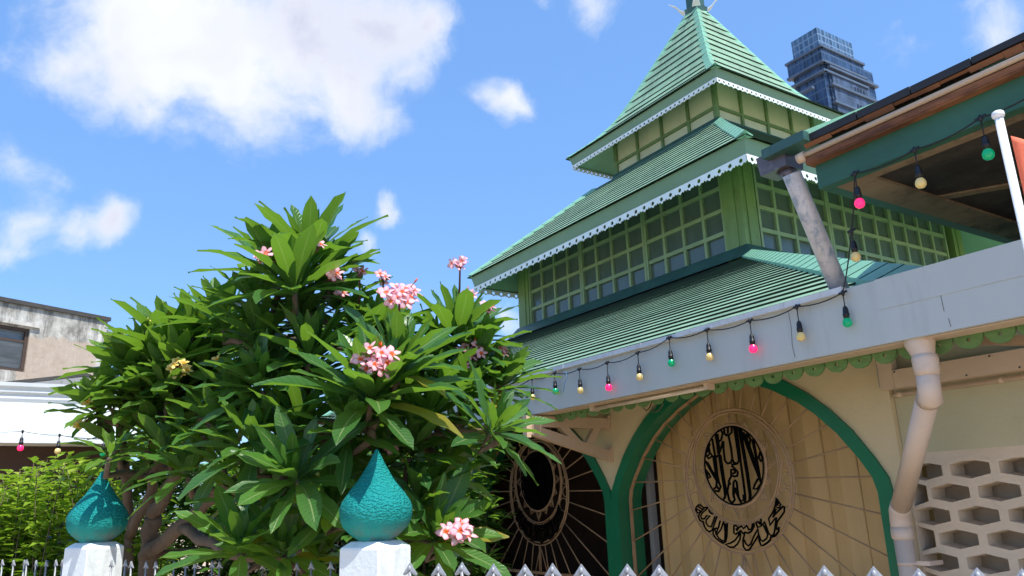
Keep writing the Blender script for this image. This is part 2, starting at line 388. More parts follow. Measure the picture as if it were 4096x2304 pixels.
def corners(rc, z):
    x0, x1, y0, y1 = rc
    return [Vector(P_(x0, y0, z)), Vector(P_(x1, y0, z)), Vector(P_(x1, y1, z)), Vector(P_(x0, y1, z))]
def roof_courses(levels, ncourse, lip=.025, over=.012, jitter=.004):
    """levels: list of (rect, z) from eave up; stepped board courses on the four slopes"""
    cs = [corners(rc, z) for rc, z in levels]
    L = [0]
    for a, b in zip(cs, cs[1:]):
        ma = (a[0]+a[1])/2; mb_ = (b[0]+b[1])/2; L.append(L[-1]+(mb_-ma).length)
    def at(t):
        t = max(0, min(L[-1], t))
        for i in range(len(L)-1):
            if t <= L[i+1]+1e-9:
                f = (t-L[i])/(L[i+1]-L[i]); return [lerp(p, q, f) for p, q in zip(cs[i], cs[i+1])]
    m = MB(); st = L[-1]/ncourse
    rnd = random.Random(5)
    for c in range(ncourse):
        lo = at(c*st); hi = at((c+1)*st)
        for k in range(4):
            a, b, cc, d = lo[k], lo[(k+1) % 4], hi[(k+1) % 4], hi[k]
            nrm = (b-a).cross(d-a)
            if nrm.length < 1e-6: nrm = (b-a).cross(cc-a)
            nrm.normalize()
            if nrm.z < 0: nrm = -nrm
            dn = ((a+b)/2-(cc+d)/2)
            if dn.length > 1e-6: dn.normalize()
            l1 = lip+rnd.uniform(-jitter, jitter); l2 = lip+rnd.uniform(-jitter, jitter)
            a2, b2 = a+nrm*l1+dn*over, b+nrm*l2+dn*over
            nseg = 6
            for q in range(nseg):      # boards sag a little between rafters
                f0, f1 = q/nseg, (q+1)/nseg
                w0 = nrm*(0 if q == 0 else rnd.uniform(-.0012, .0012))
                m.quad(lerp(a2, b2, f0), lerp(a2, b2, f1), lerp(d, cc, f1), lerp(d, cc, f0), 0)
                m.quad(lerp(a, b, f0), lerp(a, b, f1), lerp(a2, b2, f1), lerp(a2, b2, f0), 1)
    return m, at, L[-1]
def hip_cap(at, Ltot, k, w=.16, t0=0, t1=1, h=.06, n=16):
    """ribbed ridge covering that follows hip k"""
    m = MB(); rows = []
    for i in range(n+1):
        t = Ltot*(t0+(t1-t0)*i/n); c = at(t)
        p = c[k]; l = c[(k-1) % 4]; r = c[(k+1) % 4]
        dl = (l-p); dr = (r-p); ll, lr = dl.length, dr.length
        ww = min(w, ll*.48, lr*.48)
        if ll > 1e-4: dl /= ll
        if lr > 1e-4: dr /= lr
        rows.append((p+dl*ww+Vector((0, 0, h*.55)), p+Vector((0, 0, h*1.2)), p+dr*ww+Vector((0, 0, h*.55)), p+dl*ww, p+dr*ww))
    for i in range(n):
        A, B = rows[i], rows[i+1]; st = Vector((0, 0, .005))
        m.quad(A[0]+st, A[1]+st, B[1], B[0]); m.quad(A[1]+st, A[2]+st, B[2], B[1])
        m.quad(A[3], A[0]+st, B[0], B[3]); m.quad(A[2]+st, A[4], B[4], B[2])
        if i == 0:
            m.quad(A[3], A[0]+st, A[1]+st, lerp(A[3], A[4], .5)); m.quad(A[4], A[2]+st, A[1]+st, lerp(A[3], A[4], .5))
    return m
def ring_boards(rc, z0, z1, th=.03, lean=.05):
    """fascia boards round a rectangle, top edge leaning outwards"""
    m = MB(); lo = corners((rc[0]+lean, rc[1]-lean, rc[2]+lean, rc[3]-lean), z0); hi = corners(rc, z1)
    c = (lo[0]+lo[2])/2
    for k in range(4):
        a, b, d, e = lo[k], lo[(k+1) % 4], hi[(k+1) % 4], hi[k]
        inn = Vector(((c-(a+b)/2).x, (c-(a+b)/2).y, 0)).normalized()*th
        m.add([a, b, d, e, a+inn, b+inn, d+inn, e+inn], [(0,1,2,3),(7,6,5,4),(0,4,5,1),(3,2,6,7)])
    return m
def lace(rc, ztop, unit, h, skip=()):
    """pierced bargeboard fretwork: a round hole in every unit and a pointed lower edge"""
    m = MB(); cs = corners(rc, ztop)
    for k in range(4):
        a, b = cs[k], cs[(k+1) % 4]; L = (b-a).length; n = max(1, round(L/unit)); u = (b-a)/n; ul = u.length; du = u/ul
        nr = Vector((du.y, -du.x, 0))*.012
        for i in range(n):
            o = a+u*i; cz = -h*.47; r = min(h*.25, ul*.33)
            pat = [(0, 0), (.25, 0), (.5, 0), (.75, 0), (1, 0), (1, -.35), (1, -.62), (.86, -.86), (.72, -.74), (.5, -1.0), (.28, -.74), (.14, -.86), (0, -.62), (0, -.35)]
            out = [o+du*(px*ul)+Vector((0, 0, pz*h)) for px, pz in pat]
            inn = []
            for px, pz in pat:
                ang = math.atan2(pz*h-cz, px*ul-ul/2)
                inn.append(o+du*(ul/2+r*math.cos(ang))+Vector((0, 0, cz+r*math.sin(ang))))
            q = len(pat)
            V = out+inn+[p+nr for p in out]+[p+nr for p in inn]; Fc = []
            for j in range(q):
                j2 = (j+1) % q
                Fc += [(j, j2, q+j2, q+j), (2*q+j, 3*q+j, 3*q+j2, 2*q+j2), (q+j, q+j2, 3*q+j2, 3*q+j)]
                if pat[j] not in ((1, 0), (1, -.35)) and pat[j2][1] != 0: Fc.append((j, 2*q+j, 2*q+j2, j2))
            m.add(V, Fc)
    return m
def soffit(rc_out, rc_in, z, zi=None):
    m = MB(); a = corners(rc_out, z); b = corners(rc_in, z if zi is None else zi)
    for k in range(4): m.quad(a[k], a[(k+1) % 4], b[(k+1) % 4], b[k])
    return m

T_RC = (-3.23, 3.23, -3.23, 3.4)          # tower footprint (relative to the tower axis)
E2 = (-3.66, 4.29, -4.29, 4.45)           # eave of the middle roof
UW = (-1.72, 1.42, -1.42, 1.74)           # upper storey
E1 = (-2.72, 2.04, -2.04, 2.72)           # eave of the top roof
LOW = (-8.88, 8.88, 3.62-CY, 8.9)         # eave of the lowest roof
AP = (-.3, .3)
def scale_rc(rc, s, c): return tuple(cc+(v-cc)*s for v, cc in zip(rc, (c[0], c[0], c[1], c[1])))

# lowest roof
low_levels = [(LOW, 2.545), ((-3.62, 3.62, -3.62, 3.79), 5.02)]
m, at, LL = roof_courses(low_levels, 30, .0165, .006, .002)
lr = m.build('lower_roof', [M['roof'], M['lip_shade']], mosque, fixn=False)
for k in range(4): hip_cap(at, LL, k, .19, .01, 1.0, .07, 26).build('hip_cap', M['cap'], lr)
fl = MB()
for (ra, za), (rb, zb) in zip([((-3.62, 3.62, -3.62, 3.79), 5.05), ((-3.42, 3.42, -3.42, 3.59), 5.14), ((-3.26, 3.26, -3.26, 3.43), 5.36)],
                              [((-3.42, 3.42, -3.42, 3.59), 5.14), ((-3.26, 3.26, -3.26, 3.43), 5.36), ((-3.2, 3.2, -3.2, 3.37), 5.37)]):
    a, b = corners(ra, za), corners(rb, zb)
    for k in range(4): fl.quad(a[k], a[(k+1) % 4], b[(k+1) % 4], b[k])
fl.build('roof_flashing', M['flash'], lr)

# tower walls: corner posts, windows
zb, zt = 5.36, 6.95
for (sx, sy) in ((1, -1), (-1, -1), (1, 1), (-1, 1)):
    x = T_RC[1] if sx > 0 else T_RC[0]; y = T_RC[2] if sy < 0 else T_RC[3]
    pm = MB(); pm.box(P_(x, y, zb-.25), P_(x-sx*.40, y-sy*.34, zt))
    for (dx, dy, ex, ey) in ((.015, 0, .08, .1), (.40, .0, .12, .1)):
        pass
    pm.box(P_(x+sx*.018, y-sy*.10, zb-.05), P_(x-sx*.05, y-sy*.22, zt-.02))
    pm.box(P_(x-sx*.13, y+sy*.018, zb-.05), P_(x-sx*.29, y-sy*.05, zt-.02))
    pm.build('corner_post', M['post'], mosque)
# core behind the glass so that the building is closed, and a top plate
cm_ = MB(); cm_.box(P_(-3.0, -3.0, zb-.4), P_(3.0, 3.17, zt-.01)); cm_.build('inner_wall', M['dark'], mosque)
def window(face, c0, c1, n=4):
    """one glazed bay: frame bars + a sheet of panes (face 'f' front -Y, 'r' right +X, 'b' back, 'l' left)"""
    fr = MB(); gl = MB()
    def pt(u, z, d):
        if face == 'f': return P_(u, T_RC[2]+.06+d, z)
        if face == 'r': return P_(T_RC[1]-.06-d, u, z)
        if face == 'b': return P_(u, T_RC[3]-.06-d, z)
        return P_(T_RC[0]+.06+d, u, z)
    def bx(u0, u1, z0, z1, d0, d1, mb_): mb_.box(pt(u0, z0, d0), pt(u1, z1, d1))
    zbar = [5.70, 6.09, 6.48, 6.86]; w = (c1-c0)/n
    bx(c0, c0+.05, zb-.02, zt, -.035, .03, fr); bx(c1-.05, c1, zb-.02, zt, -.035, .03, fr)
    for i in range(1, n):
        u = c0+w*i; bx(u-.028, u+.028, zb-.02, zt, -.02, .03, fr)
    us = [c0+.05]+[c0+w*i+s*.028 for i in range(1, n) for s in (-1, 1)]+[c1-.05]
    for z in zbar:
        for i in range(0, len(us), 2): bx(us[i], us[i+1], z-.034, z+.034, -.018, .028, fr)
    bx(c0, c1, zt-.03, zt+.0, -.03, .03, fr)
    bx(c0+.01, c1-.01, zb-.05, zt-.04, .032, .04, gl)
    f_ = fr.build('window', M['muntin'], mosque); gl.build('glass_pane', M['glass'], f_)
for face in 'frbl':
    off = .085 if face in 'rl' else 0
    for c0, c1 in ((-2.83, -.96), (-.95, .93), (.94, 2.83)): window(face, c0+off*0, c1+off*0)
# middle roof
SC = (-.15, .16)
mid_levels = [(E2, 6.50), ((-2.82, 3.0, -3.0, 3.2), 7.53), ((-1.93, 1.68, -1.68, 1.98), 8.62)]
m, at, LL = roof_courses(mid_levels, 13, .019, .008, .002)
mr_ = m.build('middle_roof', [M['roof'], M['lip_shade']], mosque, fixn=False)
for k in range(4): hip_cap(at, LL, k, .17, .0, .93, .06, 12).build('hip_cap', M['cap'], mr_)
fl = MB()
for (ra, za), (rb, zb_) in zip([((-1.95, 1.70, -1.70, 2.0), 8.60), ((-1.80, 1.52, -1.52, 1.84), 8.69)], [((-1.80, 1.52, -1.52, 1.84), 8.69), ((-1.72, 1.44, -1.44, 1.76), 8.86)]):
    a, b = corners(ra, za), corners(rb, zb_)
    for k in range(4): fl.quad(a[k], a[(k+1) % 4], b[(k+1) % 4], b[k])
fl.build('roof_flashing', M['flash'], mr_)
ring_boards((E2[0]+.06, E2[1]-.06, E2[2]+.06, E2[3]-.06), 6.26, 6.51, .03, .06).build('fascia_board', M['fascia'], mr_)
lace((E2[0]+.105, E2[1]-.105, E2[2]+.105, E2[3]-.105), 6.272, .205, .142).build('lace_trim', M['lace'], mr_)
soffit((E2[0]+.14, E2[1]-.16, E2[2]+.16, E2[3]-.16), (-3.2, 3.2, -3.2, 3.38), 6.30, 6.97).build('soffit', M['soffit'], mr_)
# upper storey
ub, ut = 8.80, 9.75
um = MB(); um.box(P_(UW[0]+.05, UW[2]+.05, ub-.2), P_(UW[1]-.05, UW[3]-.05, ut)); um.build('upper_wall', M['panel'], mosque)
bm_ = MB()
for face in 'frbl':
    a0, a1 = (UW[0], UW[1]) if face in 'fb' else (UW[2], UW[3])
    def pt(u, z, d):
        if face == 'f': return P_(u, UW[2]+d, z)
        if face == 'r': return P_(UW[1]-d, u, z)
        if face == 'b': return P_(u, UW[3]-d, z)
        return P_(UW[0]+d, u, z)
    ps = [a0+(a1-a0)*i/4 for i in range(5)]
    for i, u in enumerate(ps):
        if i in (0, 4):
            if face in 'fb': bm_.box(pt(u-(0 if i == 0 else .09), ub-.1, 0), pt(u+(.09 if i == 0 else 0), ut-.02, .09))
        else: bm_.box(pt(u-.032, ub-.1, .006), pt(u+.032, ut-.02, .06))
    for i in range(4):
        l = ps[i]+(.092 if i == 0 else .033); r_ = ps[i+1]-(.092 if i == 3 else .033)
        bm_.box(pt(l, 9.085, .012), pt(r_, 9.15, .06))
bm_.build('upper_framing', M['bar'], mosque)
# top roof
prof = [(1, 9.50), (.90, 9.66), (.79, 9.87), (.68, 10.15), (.585, 10.47), (.49, 10.90), (.37, 11.46), (.25, 12.03), (.13, 12.60), (.045, 12.98)]
top_levels = [(scale_rc(E1, s, AP), z) for s, z in prof]
m, at, LL = roof_courses(top_levels, 15, .027, .010)
tr_ = m.build('top_roof', [M['roof'], M['lip_shade']], mosque, fixn=False)
for k in range(4): hip_cap(at, LL, k, .15, .0, .985, .055, 20).build('hip_cap', M['cap'], tr_)
ring_boards((E1[0]+.05, E1[1]-.05, E1[2]+.05, E1[3]-.05), 9.31, 9.51, .03, .06).build('fascia_board', M['fascia'], tr_)
lace((E1[0]+.095, E1[1]-.095, E1[2]+.095, E1[3]-.095), 9.322, .13, .112).build('lace_trim', M['lace'], tr_)
soffit((E1[0]+.14, E1[1]-.14, E1[2]+.14, E1[3]-.14), (UW[0]+.05, UW[1]-.05, UW[2]+.05, UW[3]-.05), 9.33, 9.70).build('soffit', M['soffit'], tr_)
fm = MB(); ax, ay = CX+AP[0], CY+AP[1]
def frus(mb_, z0, a, z1, b):
    mb_.add([(ax-a, ay-a, z0), (ax+a, ay-a, z0), (ax+a, ay+a, z0), (ax-a, ay+a, z0), (ax-b, ay-b, z1), (ax+b, ay-b, z1), (ax+b, ay+b, z1), (ax-b, ay+b, z1)],
            [(3,2,1,0),(4,5,6,7),(0,1,5,4),(1,2,6,5),(2,3,7,6),(3,0,4,7)])
frus(fm, 12.86, .17, 13.02, .20); frus(fm, 13.022, .15, 13.6, .15); frus(fm, 13.602, .2, 13.68, .2)
fm.lathe([(.03, 13.68), (.16, 13.8), (.2, 13.95), (.12, 14.1), (.03, 14.3), (.02, 14.8), (.001, 14.85)], (ax, ay, 0), 16)
fin = fm.build('finial', M['flash'], tr_)
for sx, sy in ((1, 1), (1, -1), (-1, 1), (-1, -1)):
    hm = MB(); d = Vector((sx, sy, 0)).normalized(); b = Vector((ax, ay, 12.93))+d*.27; sd = Vector((-d.y, d.x, 0))
    cpts = [b, b+d*.10+Vector((0, 0, .08)), b+d*.20+Vector((0, 0, .22)), b+d*.36+Vector((0, 0, .33))]
    for i, (p, q) in enumerate(zip(cpts, cpts[1:])):
        w0, w1 = .10-.03*i, .07-.033*i*(1 if i < 2 else 1)
        w1 = max(w1, .004)
        hm.add([p-sd*w0, p+sd*w0, q+sd*w1, q-sd*w1, p-sd*w0-Vector((0, 0, .012)), p+sd*w0-Vector((0, 0, .012)), q+sd*w1-Vector((0, 0, .012)), q-sd*w1-Vector((0, 0, .012))],
               [(0,1,2,3),(7,6,5,4),(0,3,7,4),(1,5,6,2)])
    hm.build('finial_horn', M['flange'], tr_)

# ---- arcade wall with pointed arches
AY = 4.25; AC = [-3.875, -6.34, -8.805, -11.27]
OUT = [(1.2325, 0), (1.2325, 1.60), (1.222, 1.676), (1.153, 1.795), (1.038, 1.958), (.909, 2.096), (.767, 2.215), (.593, 2.325), (.44, 2.405), (.22, 2.49), (0, 2.55)]
INN = [(1.146, 0), (1.146, 1.60), (1.125, 1.684), (1.058, 1.793), (.936, 1.95), (.801, 2.081), (.682, 2.17), (.489, 2.277), (.32, 2.345), (.16, 2.405), (0, 2.455)]
def full(pr, c): return [(c-x, z) for x, z in pr]+[(c+x, z) for x, z in reversed(pr[:-1])]
WT = 2.78; TH = .2
wm = MB()
for c in AC:
    pts = full(OUT, c)
    for (xa, za), (xb, zb2) in zip(pts, pts[1:]):
        if abs(xa-xb) < 1e-5: continue
        for y, fl_ in ((AY, 0), (AY+TH, 1)):
            q = [(xa, y, za), (xb, y, zb2), (xb, y, WT), (xa, y, WT)]
            wm.quad(*(q if not fl_ else q[::-1]))
wm.box((-2.6425, AY, 0), (-2.575, AY+TH, WT)); wm.box((AC[-1]-1.2325, AY, 0), (-19.6, AY+TH, WT))
wm.build('arcade_wall', M['wall'], mosque)
for c in AC:
    am = MB(); a = full(OUT, c); b = full(INN, c); y0, y1 = AY-.022, AY+TH+.03
    ins = .004
    for i in range(len(a)-1):
        A0, A1, B0, B1 = a[i], a[i+1], b[i], b[i+1]
        am.quad((A0[0], y0, A0[1]), (A1[0], y0, A1[1]), (B1[0], y0, B1[1]), (B0[0], y0, B0[1]))
        am.quad((B0[0], y0, B0[1]), (B1[0], y0, B1[1]), (B1[0], y1, B1[1]), (B0[0], y1, B0[1]))
        am.quad((A0[0], y1, A0[1]), (A1[0], y1, A1[1]), (B1[0], y1, B1[1]), (B0[0], y1, B0[1]))
        am.quad((A0[0], y0, A0[1]), (A1[0], y0, A1[1]), (A1[0], AY+.001, A1[1]), (A0[0], AY+.001, A0[1]))
    am.build('arch_surround', M['arch'], mosque, fixn=False)

# ---- iron grilles: crescent, star, spokes and lettering
GY = AY+.10
z5a = lambda x, y: (2790+x*.2485, 1680+y*.2485)
z5b = lambda x, y: (2760+x*.16563, 1980+y*.16563)
MED = [[(500,255),(540,450),(560,620),(535,690),(480,700),(440,650),(420,480),(415,340)],[(470,255),(430,220),(430,140)],[(490,215),(490,120)],[(550,110),(550,200),(510,240),(460,235)],
 [(590,115),(640,450),(670,650),(640,700),(590,690),(565,640)],
 [(620,120),(650,300),(690,650),(740,1000),(770,1250),(760,1330),(710,1350),(660,1250),(630,1000),(605,970),(580,1000),(575,1200),(600,1280),(560,1340),(510,1290),(480,1150),(500,1040),(520,1000)],
 [(665,140),(730,500),(790,850),(840,1200),(835,1310)],[(690,150),(750,500),(810,850),(855,1200),(850,1290)],[(700,160),(800,430),(900,700),(1000,950),(1025,1020),(960,1110),(900,1110),(930,1020),(975,950)],
 [(790,220),(850,300),(840,410),(800,330),(790,220)],[(740,200),(830,400),(930,690),(985,860)],[(880,310),(920,500),(980,800),(1010,960)],[(900,320),(950,600),(1000,900)],
 [(1010,510),(985,600),(1020,665),(1050,640),(1030,560),(1010,510)],[(330,180),(380,160),(405,220),(380,320),(340,350)],[(290,230),(320,400),(335,540)],[(320,220),(350,470)],
 [(235,300),(260,450),(290,620),(320,900),(340,1000)],[(255,600),(290,850),(315,990)],[(200,380),(160,480),(130,560),(180,620),(240,580),(270,590)],[(150,480),(230,560)],[(180,430),(200,540),(150,590)],
 [(345,560),(380,800),(430,1100),(445,1230),(415,1290)],[(370,560),(410,830),(460,1150),(440,1260)],[(410,340),(380,450),(340,560),(290,610)],
 [(130,660),(220,830),(310,980),(300,1080),(265,1110)],[(160,680),(240,830),(290,900)],[(340,1000),(375,1070),(340,1150),(280,1140)],[(310,1060),(335,1110)],
 [(130,800),(180,860),(210,920),(170,940),(140,850)],[(550,740),(600,780),(650,840),(640,900),(590,910),(540,880),(540,800),(590,800),(610,850),(570,860)],
 [(555,720),(640,700)],[(545,900),(500,990),(530,1040)],[(600,1090),(580,1250)],[(600,1090),(650,1230),(700,1310),(745,1290),(740,1200)]]
CRE = [[(190,440),(140,370),(150,290),(210,235),(270,250),(340,320)],[(165,350),(250,380),(220,430)],[(200,280),(290,340)],
 [(430,310),(360,300),(230,440),(205,520),(240,620),(320,640),(350,760),(400,850),(470,885),(530,860),(560,780),(610,640),(650,520)],
 [(430,310),(290,440),(260,520),(290,580),(350,570),(400,500),(490,500),(390,600),(390,680),(440,750),(510,770),(560,640),(600,520)],[(450,360),(490,430),(550,460)],
 [(730,620),(690,780),(620,940),(600,800)],[(810,640),(750,830),(660,940)],
 [(650,800),(570,820),(555,930),(620,1040),(720,1120),(800,1160),(860,1130),(890,1000),(900,680),(830,680),(850,900),(840,1100),(790,1110),(700,1050),(630,940)],[(860,700),(870,900)],
 [(1060,740),(1060,920),(1100,950),(1230,860),(1280,930),(1330,900),(1400,920),(1480,880),(1550,760),(1545,680)],
 [(1060,740),(1110,740),(1180,800),(1130,860),(1110,830),(1240,750),(1290,810),(1370,740),(1420,840),(1490,820),(1510,690)],
 [(1200,880),(1160,1000),(1080,1100),(980,1160),(860,1190),(960,1260),(1060,1260),(1150,1180),(1210,1060),(1220,900)],
 [(1320,920),(1280,1100),(1290,1250),(1350,1330),(1420,1330),(1500,1220),(1600,1060),(1660,960),(1640,820),(1540,1000),(1470,1180),(1410,1230),(1350,1180),(1310,1080)],
 [(1590,660),(1630,780),(1720,750),(1710,570)],[(1620,640),(1690,700)],[(1660,640),(1680,690)],
 [(1660,960),(1670,1090),(1710,1210),(1760,1220),(1860,1160),(1940,1080),(1940,1020),(2060,990),(2140,880),(2140,770)],
 [(1670,980),(1700,1080),(1760,1120),(1850,1050),(1880,960),(1770,720)],
 [(1740,720),(1800,650),(1840,760),(1900,930),(1960,980),(2020,960),(2050,840),(2070,650),(2090,540),(2060,560),(1930,730),(1900,570),(2010,400),(2060,250),(2080,80),(2180,220),(2170,300),(2110,310)],
 [(2080,330),(2000,540),(2050,470),(2240,280),(2280,280),(2275,410),(2110,640),(2080,790),(2110,840)],[(2110,100),(2120,260)],[(2090,150),(2070,300)]]
SC_ = [onY(*z5a(585, 730), GY)]
med3 = [[onY(*z5a(*p), GY-.012) for p in st] for st in MED]
cre3 = [[onY(*z5b(*p), GY-.012) for p in st] for st in CRE]
def circ(c, z, r, y=GY, n=48): return [(c+r*math.cos(2*math.pi*i/n), y, z+r*math.sin(2*math.pi*i/n)) for i in range(n)]
def grille(c, shut):
    dx = c-AC[0]
    fr = MB(); prof_ = full([(x-.014 if x > 0 else 0, z-.014*(1-min(1, x/1.2))) for x, z in INN], c)
    pp = [(x, GY, z) for x, z in prof_]
    for p, q in zip(pp, pp[1:]):
        fr.bar(p, q, .014, .026, (0, 1, 0))
    fr.bar((c-1.12, GY, .975), (c+1.12, GY, .975), .02, .024)
    n = 14
    for i in range(n):                       # row of little keyhole arches under the rail
        x0 = c-1.12+2.24*i/n; w = 2.24/n
        fr.tube([(x0+.015, GY, .55), (x0+.015, GY, .86), (x0+.03, GY, .91), (x0+w*.42, GY, .945), (x0+w/2, GY, .965), (x0+w*.58, GY, .945), (x0+w-.03, GY, .91), (x0+w-.015, GY, .86), (x0+w-.015, GY, .55)], .006, 5)
    root = fr.build('window_grille', M['grille'], mosque)
    if dx != 0: root['label'] = 'grille across an open dark archway'
    else: root['label'] = 'grille in front of the tan folding door'
    sp = MB(); oc = (c, 1.715)
    inside = full(INN, c)
    for i in range(32):
        a = R(11.25*i-1.5); ca, sa = math.cos(a), math.sin(a); lo, hi = .50, 3.0
        r_ = .5
        while r_ < 2.2:
            x, z = oc[0]+ca*r_, oc[1]+sa*r_
            if z < .975: break
            xx = abs(x-c)
            zi = 2.455
            for (xa, za), (xb, zb3) in zip(INN, INN[1:]):
                if xb <= xx <= xa and xa != xb: zi = za+(zb3-za)*(xx-xa)/(xb-xa)
            if xx > 1.13 or z > zi-.01: break
            r_ += .005
        sp.tube([(oc[0]+ca*.495, GY, oc[1]+sa*.495), (oc[0]+ca*r_, GY, oc[1]+sa*r_)], .0058, 5)
    for e in (-.10, 0, .10): sp.tube([(c, GY+.004, 1.215), (c+e, GY+.004, .98)], .0055, 5)
    sp.build('spokes', M['grille'], root)
    em = MB()
    for r_ in (.495, .470): em.tube(circ(c, 1.715, r_), .0075, 5, True)
    for r_ in (.398, .380): em.tube(circ(c, 1.806, r_), .0065, 5, True)
    em.tube(circ(c, 1.815, .283), .012, 5, True)
    for sg in (-1, 1):
        for ang, rr in ((8, .033), (-5, .044), (-21, .058)):
            rm = (.44 if rr < .05 else .425); a = R(ang)
            em.tube(circ(c+sg*rm*math.cos(a)*1.02, 1.735+rm*math.sin(a), rr, GY, 20), .0045, 5, True)
    for i in range(16):
        a0 = R(22.5*i-9.5+90); a1 = R(22.5*i+9.5+90); am_ = R(22.5*i+90); ro = .375 if i % 4 == 0 else (.352 if i % 2 == 0 else .335)
        for k, (s0, ro_) in enumerate(((1, ro), (.55, ro-.028))):
            a0_ = am_+(a0-am_)*s0; a1_ = am_+(a1-am_)*s0
            f = lambda a, r_: (c+r_*math.cos(a), GY, 1.815+r_*math.sin(a))
            em.tube([f(a0_, .285), f(am_, ro_), f(a1_, .285)], .0048, 5)
    em.build('crescent_and_star', M['grille'], root)
    tx = MB()
    for st in med3: tx.tube([p+Vector((dx, 0, 0)) for p in st], .0085, 6)
    for st in cre3: tx.tube([p+Vector((dx, 0, 0)) for p in st], .0068, 6)
    tx.tube(circ(c, 1.815, .268, GY-.012), .006, 5, True)
    tx.build('calligraphy', M['ink'], root)
    if not shut:
        dk = MB(); dk.lathe([(.0, 0), (.268, 0), (.268, .006), (0, .006)], (c, GY+.02, 1.815), 40, axis=Matrix.Rotation(R(90), 3, 'X'))
        dk.build('backing_plate', M['ink'], root)
for i, c in enumerate(AC): grille(c, i == 0)

# folding door behind the first arch
dm = MB(); x = -4.86; k = 0; yA = AY+.34
prev = (x, yA)
while x < -2.45:
    nx = x+.118; ny = yA+(.026 if k % 2 == 0 else 0)
    dm.add([(prev[0], prev[1], .02), (nx, ny, .02), (nx, ny, 2.62), (prev[0], prev[1], 2.62), (prev[0], prev[1]+.012, .02), (nx, ny+.012, .02), (nx, ny+.012, 2.62), (prev[0], prev[1]+.012, 2.62)],
           [(0,1,2,3),(7,6,5,4)])
    if k % 2 == 0: dm.tube([(nx, ny-.004, .02), (nx, ny-.004, 2.62)], .006, 5)
    prev = (nx, ny); x = nx; k += 1
dm.box((-4.90, yA-.02, .02), (-4.86, yA+.05, 2.62))
dm.build('folding_door', M['door'], mosque, fixn=False)
jm = MB(); jm.box((-5.03, AY+.30, 0), (-4.985, AY+.36, 2.6)); jm.build('door_jamb', M['jamb'], mosque)
# inside of the arcade: floor-to-ceiling walls coloured dark for shade, ceiling, inner piers
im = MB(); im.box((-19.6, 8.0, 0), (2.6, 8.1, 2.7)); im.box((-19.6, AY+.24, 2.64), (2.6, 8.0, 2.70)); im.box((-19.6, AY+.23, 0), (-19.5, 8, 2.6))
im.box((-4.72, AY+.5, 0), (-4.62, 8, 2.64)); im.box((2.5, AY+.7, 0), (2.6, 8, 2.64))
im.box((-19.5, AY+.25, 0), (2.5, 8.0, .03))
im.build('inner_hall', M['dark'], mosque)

# ---- white gutter fascia, flange, valance, bracket
XL, XR = -19.6, 3.0
gm = MB(); gm.box((XL, 3.5, 2.285), (XR, 3.53, 2.60)); gm.box((XL, 3.533, 2.288), (XR, 3.655, 2.31)); gm.box((XL, 3.655, 2.29), (XR, 3.675, 2.545))
gm.box((-2.1, 3.497, 2.45), (XR, 3.499, 2.603))
gut = gm.build('roof_gutter', M['gutter'], mosque)
um_ = MB(); um_.box((XL, 3.532, 2.279), (XR, 3.66, 2.284)); um_.build('gutter_underside', M['cream_pvc'], gut)
fm_ = MB(); xx = XL; rr = random.Random(3)
while xx < -2.28:
    nx = min(-2.26, xx+rr.uniform(.25, .6)); z = 2.575+rr.uniform(-.004, .004)
    fm_.box((xx, 3.470+rr.uniform(-.004, .004), z), (nx-.002, 3.4995, z+.032)); xx = nx
fm_.build('gutter_flange', M['flange'], gut)
for pts in ([(1983,782),(1990,820),(1993,868),(2000,899)], [(2367,670),(2373,701)], [(2361,719),(2375,783)], [(2386,800),(2392,822)]):
    cr = MB(); cr.tube([konY(x, y, 3.4985) for x, y in pts], .0010, 4); cr.build('seam', M['rooftin'], gut)
vm = MB(); x = -5.9; Yv = 3.672
while x < -1.0:
    n = 12; cxv = x+.0695; r_ = .068
    arc = [(cxv+r_*math.cos(math.pi+math.pi*i/n), 2.286+.068*math.sin(math.pi+math.pi*i/n)) for i in range(n+1)]
    # half disc with a small hole near its top
    hc = (cxv, 2.262); inn = []
    ring = arc+[(cxv+.03, 2.286), (cxv-.03, 2.286)]
    for px_, pz_ in ring:
        a = math.atan2(pz_-hc[1], px_-hc[0]); inn.append((hc[0]+.010*math.cos(a), hc[1]+.010*math.sin(a)))
    q = len(ring); V = [(p[0], Yv, p[1]) for p in ring]+[(p[0], Yv, p[1]) for p in inn]
    V += [(p[0], Yv+.016, p[1]) for p in ring]+[(p[0], Yv+.016, p[1]) for p in inn]
    Fc = []
    for i in range(q):
        j = (i+1) % q; Fc += [(i, j, q+j, q+i), (2*q+i, 3*q+i, 3*q+j, 2*q+j), (q+i, q+j, 3*q+j, 3*q+i), (i, 2*q+i, 2*q+j, j)]
    vm.add(V, Fc); x += .139
vm.box((XL, Yv, 2.287), (XR, Yv+.016, 2.40))
vm.build('scalloped_valance', M['scallop'], mosque)
# bracket: triangle truss standing out from the wall to carry the gutter end
bm2 = MB(); bx_ = -5.1
top0, top1 = Vector((bx_, 3.44, 2.235)), Vector((bx_, AY-.02, 2.235)); low1 = Vector((bx_, AY-.02, 1.93)); out0 = Vector((bx_, 3.44, 2.17))
bm2.bar(top0-Vector((0, 0, .01)), top1-Vector((0, 0, .01)), .06, .085); bm2.bar(out0+Vector((0, .0, -.005)), low1+Vector((0, -.0, .03)), .058, .08)
bm2.bar((bx_, 3.75, 2.2), (bx_, 3.93, 2.04), .05, .06); bm2.bar((bx_, 4.12, 2.2), (bx_, 3.99, 2.02), .05, .06)
bm2.box((bx_-.035, AY-.03, 2.17), (bx_+.035, AY-.003, 2.29)); bm2.box((bx_-.035, AY-.03, 1.91), (bx_+.035, AY-.003, 2.03)); bm2.box((bx_-.028, 3.40, 2.10), (bx_+.028, 3.44, 2.275))
